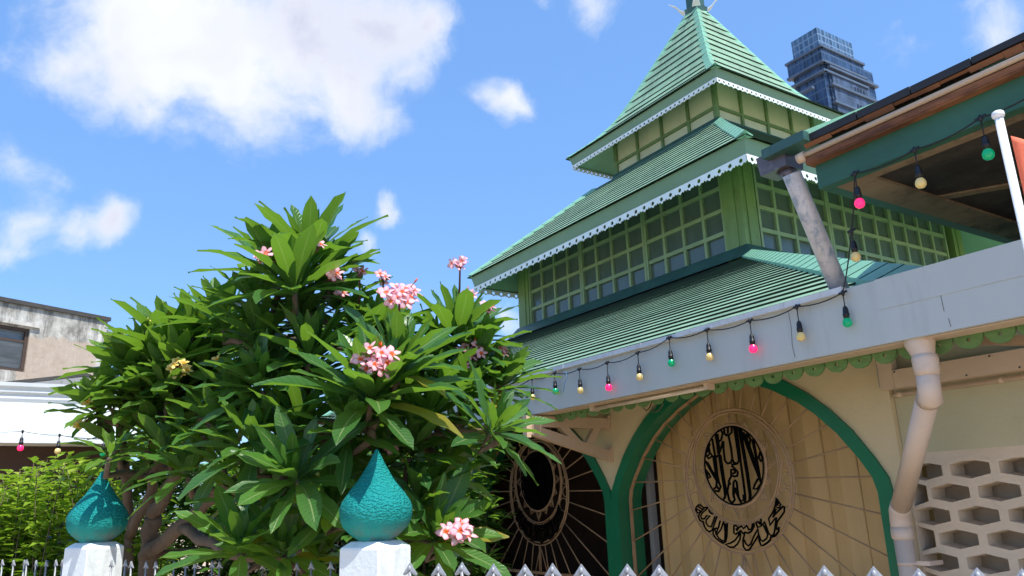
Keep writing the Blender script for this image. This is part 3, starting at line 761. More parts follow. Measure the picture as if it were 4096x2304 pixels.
bm2.build('gutter_bracket', M['bracket'], mosque)
bm3 = copy_tree(mosque.children[-1], mosque); bm3.location.x -= 2.465

# ---- downpipe in front of the arcade
dp = MB()
p0 = konY(2310, 852, 3.58); p1 = konY(2327, 905, 3.58); p2 = konY(2338, 985, 3.585); p3 = konY(2262, 1290, 4.17); p4 = Vector((p3.x+.005, 4.17, .02))
p2b = p2+(p2-p1).normalized()*.0
dirv = (p3-p2).normalized()
dp.tube([p0+Vector((0, 0, .01)), p0.lerp(p1, .3), p0.lerp(p1, .75), p1], [.072, .066, .052, .049], 20)
dp.tube([p1+Vector((0, 0, .022)), p1, p1-Vector((0, 0, .05)), p1-Vector((0, 0, .075))], [.055, .058, .056, .050], 20)
dp.tube([p1-Vector((0, 0, .05)), p2, p2+Vector((0, .004, -.03)), p2+dirv*.06], [.050, .051, .0525, .053], 20)
dp.tube([p2+dirv*.04, p3-dirv*.05], .0505, 20)
dp.tube([p3-dirv*.07, p3-dirv*.02, p3+Vector((0, 0, -.05)), p3+Vector((0, 0, -.09))], [.0545, .055, .055, .054], 20)
dp.tube([p3+Vector((0, 0, -.075)), p3+Vector((0, 0, -.13)), p3+Vector((0, 0, -.14))], [.058, .058, .051], 20)
dp.tube([p3+Vector((0, 0, -.12)), p4], .0505, 20)
dpo = dp.build('downpipe', M['pvc_pipe'], mosque); dpo['label'] = 'pale pink plastic downpipe bent back to the wall'
for z in (p3.z-.27, .3):
    cl = MB(); cl.lathe([(.053, 0), (.053, .018)], (p3.x+.003, 4.17, z), 24); cl.box((p3.x+.05, 4.165, z), (p3.x+.13, 4.172, z+.022))
    cl.box((p3.x+.10, 4.172, z), (p3.x+.13, AY+.04, z+.022))
    cl.build('pipe_clip', M['pvc_pipe'], dpo)

# ------------------------------------------------------------------ screen wall of vent blocks at the right
SX0, SX1, SY = -2.572, 1.6, 4.29
scr = thing('screen_wall', 'pale breeze-block wall with hexagonal holes beside the downpipe', 'wall', (SX0, SY, 0))
up_ = MB(); up_.box((SX0, SY, 1.80), (SX1, SY+.15, 2.62)); up_.build('plaster_panel', M['wall2'], scr)
# blocks: hexagon holes in a pierced slab; each cell is hexagon-to-cell ring
bk = MB(); px_w, rz = .2515, .1185; hw, hh, hs = .103, .050, .027; dpth = .13
z0r = 1.463; nrow = 14
rows = range(-12, 3)
def cell(cx_, cz_):
    hexo = [(-hw, -hs), (0, -hh), (hw, -hs), (hw, hs), (0, hh), (-hw, hs)]
    W2, zA, zB = px_w/2, rz*.5-.018, rz*.5+.018     # cell outline: matching zigzag
    outl = [(-W2, -zA), (0, -zB), (W2, -zA), (W2, zA), (0, zB), (-W2, zA)]
    V = []
    for y in (SY, SY+dpth):
        V += [(cx_+a, y, cz_+b) for a, b in outl]+[(cx_+a*(1 if y == SY else .94), y, cz_+b*(1 if y == SY else .92)) for a, b in hexo]
    Fc = []
    for i in range(6):
        j = (i+1) % 6
        Fc += [(i, j, 6+j, 6+i), (12+i, 18+i, 18+j, 12+j), (6+i, 6+j, 18+j, 18+i)]
    bk.add(V, Fc)
for r_ in rows:
    off = 0 if r_ % 2 == 0 else .125
    for k in range(-1, 17):
        cx_ = -2.474+off+k*px_w; cz_ = z0r+r_*rz
        if cx_-px_w/2 < SX0-.14 or cz_-rz/2 < 0: continue
        if cx_ < SX0+.0: continue
        cell(cx_, cz_)
bk.box((SX0, SY-.012, 0), (SX0+.012, SY+dpth, 1.8))
bk.box((SX0, SY+.002, 1.742), (SX1, SY+dpth, 1.80)); bk.box((SX0, SY+.003, 0), (SX1, SY+dpth, .03))
bk.build('pierced_blocks', M['block'], scr)
# a back wall in shade behind the holes
bw = MB(); bw.box((SX0, SY+.20, 0), (SX1, SY+.26, 1.80)); bw.build('back_wall', M['block'], scr)

tk = thing('cable_trunking', 'peach L-shaped cable trunking screwed to the wall behind the downpipe', 'trunking', (-2.45, 4.2, 2.1))
q0 = konY(2215, 985, 4.2); q1 = konY(2240, 890, 4.2); zc = .5*(konY(2260, 965, 4.2).z+konY(2260, 1000, 4.2).z)
tm = MB(); xq = q0.x+.01; zt_, zb_ = konY(2400, 905, 4.19).z, konY(2400, 955, 4.19).z
tm.box((xq, 4.19, zb_), (xq+.085, 4.248, q1.z)); tm.box((xq+.087, 4.19, zb_), (-1.52, 4.287, zt_)); tm.box((-1.517, 4.188, zb_-.002), (1.5, 4.287, zt_+.002))
tm.build('trunking_cover', M['cream_pvc'], tk)
for i in range(14):
    tm = MB(); tm.lathe([(.005, 0), (.005, .003)], (xq+.1+i*.13, 4.186, zb_+(.012 if i % 2 else zt_-zb_-.012)), 8, axis=Matrix.Rotation(R(90), 3, 'X'))
    tm.build('screw', M['rooftin'], tk)
cd = thing('conduit_pipe', 'thin cream conduit running just under the peach trunking', 'conduit', (-2.3, 4.25, zb_))
tm = MB(); tm.tube([(xq+.03, 4.262, zb_-.028), (1.5, 4.262, zb_-.028)], .013, 10); tm.build('conduit_tube', M['cream_pvc'], cd)
for i in range(5):
    tm = MB(); tm.lathe([(.0155, 0), (.0155, .03)], (xq+.05+i*.55, 4.262, zb_-.028), 10, axis=Matrix.Rotation(R(90), 3, 'Y'))
    tm.build('conduit_clip', M['cream_pvc'], cd)
wr = thing('corrugated_cable', 'grey corrugated cable rising beside the trunking to the valance', 'cable', (xq-.02, 4.23, zb_))
tm = MB(); pts = [(xq-.022, 4.232, zb_+.02+.0065*i) for i in range(34)]
tm.tube(pts, [.010 if i % 2 else .0075 for i in range(34)], 8); tm.build('cable_sheath', M['jamb'], wr)
tb = thing('timber_batten', 'weathered timber batten end above the trunking at the right edge', 'batten', (-1.7, 4.0, 2.25))
tm = MB(); tm.bar(konY(2440, 855, 3.9), konY(2600, 880, 3.95)+Vector((.2, 0, 0)), .05, .045); tm.build('batten', M['timber'], tb)

# fluorescent fitting under the gutter
lf = thing('light_fitting', 'long peach fluorescent batten light under the gutter above the arches', 'light fitting', (-4.3, 3.62, 2.25))
a = konY(1490, 1022, 3.60); b = konY(1784, 966, 3.60); zf = .5*(a.z+b.z)
lm = MB(); lm.box((a.x, 3.58, zf+.002), (b.x, 3.64, zf+.034)); lm.box((b.x-.025, 3.575, zf-.035), (b.x+.002, 3.645, zf+.036)); lm.box((a.x-.002, 3.575, zf-.035), (a.x+.025, 3.645, zf+.036))
lm.build('housing', M['cream_pvc'], lf)
lm = MB(); lm.tube([(a.x+.02, 3.61, zf-.02), (b.x-.02, 3.61, zf-.02)], .013, 12); lm.build('lamp_tube', M['tube'], lf)

lw = thing('loose_wire', 'black looped wire end hanging beside the green arch top', 'wire', (-4.3, 4.2, 2.2))
lm = MB(); lm.tube([konY(x, y, 4.18) for x, y in ((1640,1003),(1622,1012),(1618,1026),(1626,1033),(1634,1026),(1640,1010))], .004, 6); lm.build('wire_loop', M['cable'], lw)
lm = MB(); lm.tube([konY(x, y, 4.19) for x, y in ((1640,1025),(1650,1012),(1664,1008),(1668,1018),(1655,1035),(1640,1038),(1650,1020))], .003, 6); lm.build('wire_tail', M['timber'], lw)
bt = thing('blue_twine', 'blue twine tied to the light cable on the gutter edge', 'twine', (-5, 3.45, 2.6))
lm = MB(); lm.tube([konY(x, y, 3.455) for x, y in ((1415,935),(1424,936),(1426,950),(1420,965),(1418,985))], .0022, 5); lm.build('twine', M['blue'], bt)

# ------------------------------------------------------------------ hall roof (upper right)
EY = 3.3
hall = thing('entrance_roof', 'hipped entrance roof with a rusty gutter and dark stained soffit', 'roof', (-2.2, EY, 0))
hx0, hx1 = -2.27, 2.6
hr = MB()
def slope(z): return z
A = [Vector((hx0-.03, EY-.03, 3.345)), Vector((hx1, EY-.03, 3.345)), Vector((hx1, EY+3.2, 4.75)), Vector((hx0-.03+3.2, EY+3.2, 4.75))]
hr.prism(A, (0, 0, .02))
A2 = [Vector((hx0-.03, EY-.03, 3.345)), Vector((hx0-.03+3.2, EY+3.2, 4.75)), Vector((hx0-.03, EY+6.4, 3.345))]
hr.prism(A2, (0, 0, .019))
hr.build('roof_sheet', M['cap'], hall)
hc_ = MB(); hc_.prism([Vector((hx0-.16, EY-.07, 3.335)), Vector((hx0+.06, EY-.09, 3.345)), Vector((hx0+3.3, EY+3.15, 4.72)), Vector((hx0+3.05, EY+3.3, 4.72))], (0, 0, .03))
hc_.build('hip_cap', M['cap'], hall)
hs_ = MB(); hs_.box((hx0-.165, EY-.095, 3.325), (hx0+.10, EY+.02, 3.376)); hs_.build('hip_end', M['flash'], hall)
tl = MB(); xx = hx0+.10; rr = random.Random(8)
while xx < hx1:
    nx = xx+.27; tl.box((xx, EY-.05, 3.327+rr.uniform(-.003, .003)), (nx-.006, EY+.03, 3.362+rr.uniform(-.003, .003))); xx = nx
tl.build('eave_tiles', M['tile'], hall)
rg = MB(); xx = hx0+.06
while xx < hx1:
    nx = xx+rr.uniform(.05, .16); j = rr.uniform(-.014, .010)
    rg.quad((xx, EY-.045+j*.3, 3.322), (nx, EY-.045+j*.3, 3.322), (nx, EY-.03, 3.304+j), (xx, EY-.03, 3.304+j)); xx = nx
rg.box((hx0+.05, EY+.03, 3.216), (hx1, EY+.05, 3.322)); rg.box((hx0+.05, EY-.035, 3.214), (hx1, EY+.03, 3.222)); rg.box((hx0+.05, EY-.04, 3.222), (hx1, EY-.033, 3.250))
rg.build('rusty_gutter', M['rust'], hall, fixn=False)
cp = MB(); cp.tube([(hx0+.06, EY-.042, 3.268), (hx1, EY-.042, 3.268)], .0135, 10); cp.tube([(hx0+.015, EY-.042, 3.262), (hx0+.055, EY-.042, 3.262)], .027, 14)
cp.build('conduit', M['cream_pvc'], hall)
be = MB(); be.box((hx0+.07, EY+.01, 3.085), (hx1, EY+.07, 3.213)); be.box((hx0+.07, EY+.072, 3.085), (hx0+.13, 10.0, 3.213)); be.build('eave_beam', M['beam'], hall)
sf = MB(); sf.box((hx0+.13, EY+.07, 3.10), (hx1, 9.9, 3.118)); sf.build('soffit', M['under'], hall)
sf = MB(); sf.box((hx0+.13, EY+.07, 3.085), (hx0+.30, 9.9, 3.099)); sf.box((hx0+.30, EY+.07, 3.086), (hx1, EY+.14, 3.099)); sf.build('soffit_edge', M['under_l'], hall)
sf = MB(); sf.bar((hx0+.28, EY+.72, 3.096), (hx1-.2, EY+.72+.60*(hx1-hx0-.5), 3.096), .06, .012); sf.bar((hx0+.3, EY+1.6, 3.097), (hx1, EY+1.6, 3.097), .03, .01)
sf.build('cover_strip', M['under_l'], hall)
# rear closing wall so that light does not leak above the arcade
hopper = MB(); hb = onY(2900+.483*470, 150+.483*1050, EY+.03)
hopper.add([(hb.x-.09, EY-.04, hb.z-.05), (hb.x+.075, EY-.04, hb.z-.05), (hb.x+.075, EY+.10, hb.z-.05), (hb.x-.09, EY+.10, hb.z-.05),
            (hb.x-.10, EY-.05, hb.z+.055), (hb.x+.085, EY-.05, hb.z+.055), (hb.x+.085, EY+.11, hb.z+.055), (hb.x-.10, EY+.11, hb.z+.055)],
           [(3,2,1,0),(0,1,5,4),(1,2,6,5),(2,3,7,6),(3,0,4,7),(4,5,6,7)])
hopper.build('hopper_box', M['box'], hall)
gp0 = Vector((hb.x+.0, EY+.03, hb.z-.03)); gp0b = onY(2900+.483*560, 150+.483*1150, EY+.03); gp1 = konY(2112, 728, 3.58)
gp = MB(); gp.tube([gp0, gp0.lerp(gp0b, .6), gp0b], .041, 16, mi=1); gp.tube([gp0b+(gp0b-gp1).normalized()*.015, gp0b, gp1+(gp1-gp0b).normalized()*.03], [.049, .0485, .0485], 18)
gpo = gp.build('downpipe', [M['galv'], M['box']], hall); gpo['label'] = 'galvanised downpipe with flaking paint slanting down to the white gutter'

# flagpole and flag
fp = kdep(2511, 290, 2.35)
pole = thing('flagpole', 'white flagpole with a rounded cap at the right edge', 'flagpole', (fp.x, fp.y, 0))
fm2 = MB(); fm2.lathe([(.0120, 0), (.0120, fp.z-.005)], (fp.x, fp.y, 0), 16); fm2.build('pole', M['white'], pole)
fm2 = MB(); fm2.lathe([(.0125, -.010), (.017, -.005), (.018, .002), (.0165, .009), (.011, .013), (0, .0135)], (fp.x, fp.y, fp.z), 18); fm2.build('pole_cap', M['white'], pole)
fg = MB(); nU, nV = 18, 16; fd = Vector((.90, .42, 0)).normalized(); fn = Vector((-fd.y, fd.x, 0)); gv = []
for j in range(nV+1):
    for i in range(nU+1):
        u, v = i/nU, j/nV; L_ = .42
        sag = -.10*u*u-.22*u
        gv.append(Vector((fp.x, fp.y, fp.z-.075-.30*v))+fd*(.019+L_*u*.75)+fn*(.035*math.sin(u*9+v*2.2)*u)+Vector((0, 0, sag*.9)))
fg.add(gv, [(j*(nU+1)+i, j*(nU+1)+i+1, (j+1)*(nU+1)+i+1, (j+1)*(nU+1)+i) for j in range(nV) for i in range(nU)], 0, None, True)
flag = fg.build('flag', M['flag'], None, loc=(fp.x, fp.y, fp.z-.08), fixn=False); tag(flag, 'orange-red cloth flag hanging from the white flagpole', 'flag')
so_ = flag.modifiers.new('thick', 'SOLIDIFY'); so_.thickness = .002

# ------------------------------------------------------------------ strings of bulbs
bulb_m = MB(); bulb_m.lathe([(.010, .002), (.013, -.002), (.0205, -.012), (.0235, -.024), (.0215, -.036), (.014, -.045), (0, -.0475)], n=18)
def light_string(root, nodes, ends, sag=.03, r=.0035, cable_only=()):
    """nodes: (point, drop, colour)"""
    cm2 = MB(); pts = []
    seq = [ends[0]]+[n[0] for n in nodes]+[ends[1]]
    for a, b in zip(seq, seq[1:]):
        a, b = Vector(a), Vector(b); s = sag*min(1.6, (b-a).length/.35)
        for i in range(8):
            t = i/8; pts.append(a.lerp(b, t)-Vector((0, 0, s*4*t*(1-t))))
    pts.append(Vector(seq[-1])); cm2.tube(pts, r, 6); cm2.build('cable', M['cable'], root)
    for p, drop, col in nodes:
        p = Vector(p); jm_ = MB()
        jm_.lathe([(.004, .012), (.008, .008), (.010, 0), (.009, -.010), (.004, -.018)], p, 10); jm_.bar(p-Vector((.022, 0, .003)), p+Vector((.022, 0, .003)), .009, .010)
        jm_.tube([p, p-Vector((0, 0, drop))], .0028, 6)
        s0 = p-Vector((0, 0, drop))
        jm_.lathe([(.004, .004), (.0095, -.001), (.0135, -.012), (.0145, -.035), (.0165, -.037), (.0165, -.045), (.0145, -.047), (.0145, -.060)], s0, 14)
        h = jm_.build('lamp_holder', M['cable'], root)
        bb = MB(); bb.lathe([(.012, .002), (.014, -.002), (.0210, -.012), (.0238, -.024), (.0215, -.036), (.014, -.045), (0.0005, -.0475)], s0-Vector((0, 0, .058)), 18)
        o = bb.build('bulb', M['b_'+col], h); o['label'] = col+' bulb'
gs = thing('string_lights', 'string of pink, green and cream bulbs along the white gutter up to the rusty roof', 'string lights', (-3.5, 3.45, 2.5))
GYL = 3.462; ns = []
for (x, y, by, col) in ((1262,975,1030,'green'),(1338,952,1000,'cream'),(1395,938,985,'green'),(1457,928,983,'cream'),(1527,912,976,'pink'),(1604,887,950,'cream'),(1683,849,915,'green'),(1778,829,900,'cream'),(1886,806,880,'pink'),(2004,771,850,'cream'),(2120,736,815,'green')):
    p = konY(x, y, GYL); bz = konY(x+4, by, GYL).z; ns.append((p, max(.02, p.z-bz-.085), col))
hang = [(2142,580,648,'cream'),(2150,436,514,'pink'),(2300,376,465,'cream'),(2466,296,394,'green'),(2640,208,300,'pink')]
Yh = EY-.02
for (x, y, by, col) in hang:
    p = konY(x, y, Yh if y < 500 else 3.42); bz = konY(x+10, by, Yh if y < 500 else 3.42).z; ns.append((p, max(.02, p.z-bz-.085), col))
light_string(gs, ns, (konY(1200, 985, GYL), konY(2700, 180, Yh)), .022)

# ------------------------------------------------------------------ gateposts
FD = Vector((.894, .448, 0)); FP = Vector((-2.61, 1.47, 0)); FN = Vector((.448, -.894, 0)); FA = math.atan2(FD.y, FD.x)
def fence_at_px(x, y=2250):
    """point of the fence line seen at this image column"""
    d = ray(x, y); dd = Vector((d.x, d.y)); det = dd.x*(-FD.y)+FD.x*dd.y
    t = (FP.x*(-FD.y)+FD.x*FP.y)/det
    return Vector((dd.x*t, dd.y*t, 0)), t
onion = [(.072, -.008), (.072, .006), (.083, .012), (.106, .030), (.129, .052), (.139, .075), (.1435, .098), (.1440, .122), (.135, .146), (.120, .167), (.107, .186), (.083, .214), (.070, .231), (.052, .259), (.037, .283), (.025, .305), (.013, .330), (.006, .342), (.0008, .346)]
onion = [(a, b*1.03) for a, b in onion]
posts = []
for (x, ytop, lab) in ((945, 1360, 'white gatepost topped by the larger turquoise onion finial in full sun'), (240, 1364, 'white gatepost topped by the smaller turquoise onion finial patterned with leaf shadow')):
    pos, t = fence_at_px(x*K, ytop*K); zt2 = (O+ray(x*K, ytop*K)*t).z
    if not posts:
        root = thing('gatepost', lab, 'gatepost', (pos.x, pos.y, 0), 'gateposts with turquoise onion finials', FA)
        H = 1.5; w = .10; bv = .022
        sh = MB(); zz = zt2
        sq = lambda s, z: [(-s, -s, z), (s, -s, z), (s, s, z), (-s, s, z)]
        def oct_(s, c, z): return [(-s+c, -s, z), (s-c, -s, z), (s, -s+c, z), (s, s-c, z), (s-c, s, z), (-s+c, s, z), (-s, s-c, z), (-s, -s+c, z)]
        rings = [oct_(.1, .006, -.0), oct_(.1, .006, zz-.03), oct_(.098, .007, zz-.022), oct_(.076, .008, zz-.004), oct_(.07, .008, zz)]
        V = [p for r_ in rings for p in r_]; Fc = [(i*8+k, i*8+(k+1) % 8, (i+1)*8+(k+1) % 8, (i+1)*8+k) for i in range(len(rings)-1) for k in range(8)]
        Fc.append(tuple(32+k for k in range(8)))
        sh.add(V, Fc); s_o = sh.build('shaft', M['post_white'], None, loc=(0, 0, 0)); s_o.parent = root
        on = MB(); on.lathe(onion, (0, 0, 0), 56); o_ = on.build('onion_finial', M['finial'], None, loc=(0, 0, 0)); o_.parent = root; o_.location = (0, 0, zz)
        posts.append(root)
    else:
        r2 = copy_tree(posts[0]); r2.location = (pos.x, pos.y, 0); r2['label'] = lab; r2.scale = (1, 1, zt2/zz); r2.rotation_euler = (0, 0, FA)
        posts.append(r2)

# ------------------------------------------------------------------ spiked fence
def arrow_mesh(w, h, barb, name):
    m = MB(); t = .0045
    out = [(0, h), (w*.22, h*.62), (w*.5, h*.16), (w*.44, h*.06), (w*.30, h*.10), (w*.16, h*.20), (0, h*.20), (-w*.16, h*.20), (-w*.30, h*.10), (-w*.44, h*.06), (-w*.5, h*.16), (-w*.22, h*.62)]
    if barb: out = [(0, h), (w*.18, h*.60), (w*.5, h*.10), (w*.47, h*.0), (w*.20, h*.16), (0, h*.16), (-w*.20, h*.16), (-w*.47, 0), (-w*.5, h*.10), (-w*.18, h*.60)]
    n = len(out); V = [(a, -t/2, b) for a, b in out]+[(a, t/2, b) for a, b in out]+[(0, -t*1.6, h*.45), (0, t*1.6, h*.45)]
    Fc = []
    for i in range(n):
        j = (i+1) % n; Fc += [(2*n, i, j), (2*n+1, n+j, n+i), (i, n+i, n+j, j)]
    m.add(V, Fc); return m
def fence(name, label, s0, s1, step, w, h, barb, rod, group=None):
    o0 = FP+FD*s0
    root = thing(name, label, 'fence', (o0.x, o0.y, 0), group, FA)
    n = int((s1-s0)/step); L = s1-s0
    rl = MB(); rl.box((0, -.012, 1.16), (L, .012, 1.185)); rl.box((0, -.012, .18), (L, .012, .205))
    q = rl.build('rail', M['silver'], None, loc=(0, 0, 0)); q.parent = root
    am2 = MB(); am2.tube([(0, 0, .05), (0, 0, 1.4-h*.55)], rod, 10); am2.lathe([(rod, 0), (rod*1.15, .003), (rod*.9, .012), (rod*.3, .017)], (0, -.003, 1.4-h*.55), 10)
    pk = am2.build('picket', M['silver'], None, loc=(0, 0, 0)); pk.parent = root; pk.location = (step/2, 0, 0)
    sp_ = arrow_mesh(w, h, barb, 'spearhead').build('spearhead', M['silver'], None, loc=(0, 0, 0)); sp_.parent = pk; sp_.location = (0, 0, 1.4-h)
    for i in range(1, n):
        c = copy_tree(pk, root); c.location = (step*(i+.5), random.uniform(-.002, .002), random.uniform(-.003, .003)); c.rotation_euler = (random.uniform(-.012, .012), random.uniform(-.012, .012), random.uniform(-.06, .06))
    return root
sL = (posts[1].location-FP).dot(FD); sC = (posts[0].location-FP).dot(FD)
fence('spiked_fence', 'silver spiked fence in front of the lime green shrub, left of the small finial', sL-.95, sL-.11, .082, .036, .033, True, .0045, 'silver spiked fence panels')
fence('spiked_fence', 'silver spiked fence with thin arrowheads between the two turquoise-topped gateposts', sL+.11, sC-.11, .091, .038, .034, True, .0045, 'silver spiked fence panels')
fence('spiked_gate', 'silver spiked gate with broad spearheads in front of the arches', sC+.11, 2.6, .1245, .068, .050, False, .0075, 'silver spiked fence panels')

# ------------------------------------------------------------------ frangipani trees
GA = math.pi*(3-math.sqrt(5))
def add_leaf(mb_, base, d, up, L, W_, droop, fold, tint, curl=0.0, nseg=7):
    """one long frangipani leaf starting at base, heading along d"""
    d = d.normalized(); sd = d.cross(up)
    if sd.length < 1e-3: sd = d.cross(Vector((1, 0, .2)))
    sd.normalize(); nrm = sd.cross(d).normalized()
    V = []; UVs = []; p = base.copy(); cur = d.copy()
    for i in range(nseg+1):
        u = i/nseg
        wd_ = W_*(math.sin(math.pi*min(1, (u*.93+.035)**1.28))**.8)*(1 if u < .97 else .25)
        if u < .14: wd_ *= .18+.82*(u/.14)**1.3
        nn = sd.cross(cur).normalized()
        wob = .006*math.sin(u*17+tint*40)
        V += [p-sd*wd_/2+nn*(fold*wd_/2+wob), p.copy(), p+sd*wd_/2+nn*(fold*wd_/2-wob)]
        UVs += [(u, 0), (u, .5), (u, 1)]
        p = p+cur*(L/nseg)
        cur = (cur+Vector((0, 0, -droop/nseg))+sd*(curl/nseg)).normalized()
    Fc = []
    for i in range(nseg):
        a = i*3; Fc += [(a, a+1, a+4, a+3), (a+1, a+2, a+5, a+4)]
    mb_.add(V, Fc, 0, UVs, True, tint)
def rosette(mb_, rnd, c, axis, n, L, spread=1.0, tb=0.0):
    axis = axis.normalized(); t1 = axis.cross(Vector((0, 1, .1))).normalized(); t2 = axis.cross(t1)
    ph = rnd.uniform(0, 6.28)
    for i in range(n):
        f = (i+.5)/n                                   # 0 young centre, 1 old outside
        az = ph+i*GA+rnd.uniform(-.15, .15)
        el = R(85-93*f**.9*spread)+rnd.uniform(-.12, .12)
        rd = t1*math.cos(az)+t2*math.sin(az)
        d = axis*math.sin(el)+rd*math.cos(el)
        ln = L*(.55+.5*min(1, f*2.2))*rnd.uniform(.82, 1.12)
        if f > .9: ln *= .9
        W_ = ln*rnd.uniform(.20, .275)
        tint = min(1, max(0, .30+tb-.22*f+rnd.uniform(-.22, .22)+(.3 if f < .15 else 0)))
        if f > .8 and rnd.random() < .05: tint = 1.0
        add_leaf(mb_, c-axis*(.055*f)+rd*.008, d, axis+rd*.1, ln, W_, rnd.uniform(.02, .40)+.28*f, rnd.uniform(.10, .5), tint, rnd.uniform(-.22, .22))
def flower(mb_, rnd, c, nrm, size, bud=False):
    nrm = nrm.normalized(); t1 = nrm.cross(Vector((.3, .2, 1))).normalized(); t2 = nrm.cross(t1); ph = rnd.uniform(0, 6.28)
    if bud:
        mb_.tube([c, c+nrm*size*.4, c+nrm*size*.9], [size*.10, size*.16, size*.02], 6, mi=0); return
    for k in range(5):
        a = ph+k*2*math.pi/5; rd = t1*math.cos(a)+t2*math.sin(a); sd = nrm.cross(rd)
        V = []; UVs = []
        for i in range(5):
            u = i/4; w = size*(.09+.47*math.sin(math.pi*min(1, u*.86+.06)))*(1 if u < .99 else .5)
            p = c+rd*size*(.06+.92*u)+nrm*size*(.40*u-.26*u*u)
            tw = nrm*w*.30
            V += [p-sd*w*.5+tw*.6, p+nrm*size*.03, p+sd*w*.62-tw]; UVs += [(u, 0), (u, .5), (u, 1)]
        mb_.add(V, [(i*3+j, i*3+j+1, i*3+j+4, i*3+j+3) for i in range(4) for j in range(2)], 0, UVs, True)
def make_tree(name, label, base, ros, limbs, leafm, petm, flowers, seed, tb=0):
    rnd = random.Random(seed)
    root = thing(name, label, 'tree', base)
    cw = MB(); br = MB()
    nodes = []
    for path, r0, r1 in limbs:
        k = len(path)
        pts = []
        for a, b in zip(path, path[1:]):
            for i in range(5): pts.append(Vector(a).lerp(Vector(b), i/5)+Vector((rnd.uniform(-1, 1), rnd.uniform(-1, 1), rnd.uniform(-1, 1)))*.012)
        pts.append(Vector(path[-1])); n = len(pts)
        rs = [r0+(r1-r0)*i/(n-1) for i in range(n)]; br.tube(pts, rs, 9)
        nodes += [(p, r) for p, r in zip(pts, rs)]
    for (c, ax, n, L, sp) in ros:
        n = int(n*1.2); L *= 1.27*rnd.uniform(.88, 1.12)
        rosette(cw, rnd, c, ax, n, L, sp, tb)
        # stem from the nearest limb point below
        best = min(nodes, key=lambda q: (q[0]-c).length+max(0, q[0].z-c.z+.1)*3)
        b = best[0]; mid_ = b.lerp(c, .55)+Vector((rnd.uniform(-.06, .06), rnd.uniform(-.06, .06), -.05)); e = c-ax.normalized()*.04
        br.tube([b, b.lerp(mid_, .5)+Vector((rnd.uniform(-.02, .02), rnd.uniform(-.02, .02), 0)), mid_, c-ax.normalized()*.14, e], [min(best[1], .022), .02, .018, .016, .013], 7)
    br.build('trunk', M['bark'], root)
    cw.build('crown', M[leafm], root, fixn=False, use_tint=True, use_uv=True)
    for (c, stem, n, size, sprd) in flowers:
        fm3 = MB(); sm_ = MB()
        stem = Vector(stem); c = Vector(c); mid_ = c.lerp(stem, .5)
        fm3.tube([stem, mid_+Vector((.004, .004, 0)), c-Vector((0, 0, .03))], [.007, .006, .005], 6, mi=1)
        outd = (O-c).normalized()
        for i in range(n):
            f = (i+.5)/n; a = i*GA; rr_ = 1.18*sprd*math.sqrt(f)
            off = RT*(rr_*math.cos(a))+Vector((0, 0, 1))*(rr_*.62*math.sin(a))+Vector((-FW.x, -FW.y, 0))*rnd.uniform(-.03, .04)
            p = c+off; nr = (off*6+Vector((0, 0, .55))+outd*.65+Vector((rnd.uniform(-.3, .3),)*3)).normalized()
            flower(fm3, rnd, p, nr, size*rnd.uniform(.85, 1.15))
            fm3.tube([c-Vector((0, 0, .03)), p-nr*.01], .0028, 5, mi=1)
        for i in range(max(1, n//4)):
            off = RT*rnd.uniform(-sprd, sprd)*1.2+Vector((0, 0, rnd.uniform(-.01, sprd)))
            flower(fm3, rnd, c+off*.9, off+Vector((0, 0, .06)), size*.75, True); fm3.tube([c-Vector((0, 0, .03)), c+off*.9], .0025, 5, mi=1)
        fm3.build('flower_cluster', [M[petm], M['stem']], root, fixn=False, use_uv=True)
    return root
ZU = Vector((0, 0, 1))
tb_ = kdep(430, 1449, 4.35); tb_.z = 0
crown_c = kdep(760, 1050, 4.2)
def ros(x, y, t, n=22, L=.27, sp=1.0, tilt=None):
    y += DY*max(0, min(1, (1000-y)/250))
    c = kdep(x, y, t)
    ax = ZU*1.0+(c-crown_c)*.35-Vector((FW.x, FW.y, 0))*.12
    if tilt: ax += RT*tilt[0]+ZU*tilt[1]-Vector((FW.x, FW.y, 0))*tilt[2]
    return (c, ax, n, L, sp)
DY = 62
pink = [
 ros(742,655,3.75,26,.30,.95), ros(775,575,4.0,24,.30,.8), ros(690,610,4.05,22,.28), ros(830,620,4.1,22,.28), ros(640,700,4.1,20,.26), ros(760,740,4.0,22,.26),
 ros(850,700,4.15,20,.26), ros(560,740,4.3,20,.27,.9), ros(655,800,4.0,22,.27), ros(775,860,3.75,22,.28), ros(955,770,4.2,22,.27), ros(900,790,4.1,20,.26),
 ros(1000,890,3.5,24,.29,.9), ros(935,985,3.36,28,.31,.95), ros(1150,790,4.15,26,.29,.85), ros(1205,835,4.15,20,.26), ros(1090,850,4.2,20,.26),
 ros(1185,900,4.1,20,.24), ros(1265,950,4.15,20,.24), ros(1245,1075,3.55,20,.27,1.05,(.35,0,.1)), ros(1175,985,3.9,22,.26), ros(1105,960,3.9,20,.26), ros(1080,1040,3.7,20,.26),
 ros(880,1075,3.4,20,.25), ros(655,955,3.7,22,.28,.95,(-.2,0,.2)), ros(725,980,3.9,20,.27), ros(600,1010,4.0,20,.27), ros(545,1060,3.9,18,.25), ros(745,1195,3.25,20,.25,1.0,(-.1,-.1,.4)),
 ros(835,1265,3.35,18,.25), ros(640,1120,3.5,16,.25,1.1), ros(700,1310,3.5,14,.24), ros(605,1370,3.3,16,.24), ros(715,1385,3.3,14,.22,.95,(.1,0,.4)), ros(800,1400,3.5,14,.24),
 ros(1100,1345,3.35,22,.25,.95,(.1,0,.2)), ros(1050,1250,3.5,18,.25), ros(1035,1130,3.6,18,.25), ros(970,1160,3.6,18,.25), ros(1010,1400,3.6,14,.24), ros(1120,1180,3.8,16,.22,1.1),
 ros(1150,1090,4.0,16,.22)]
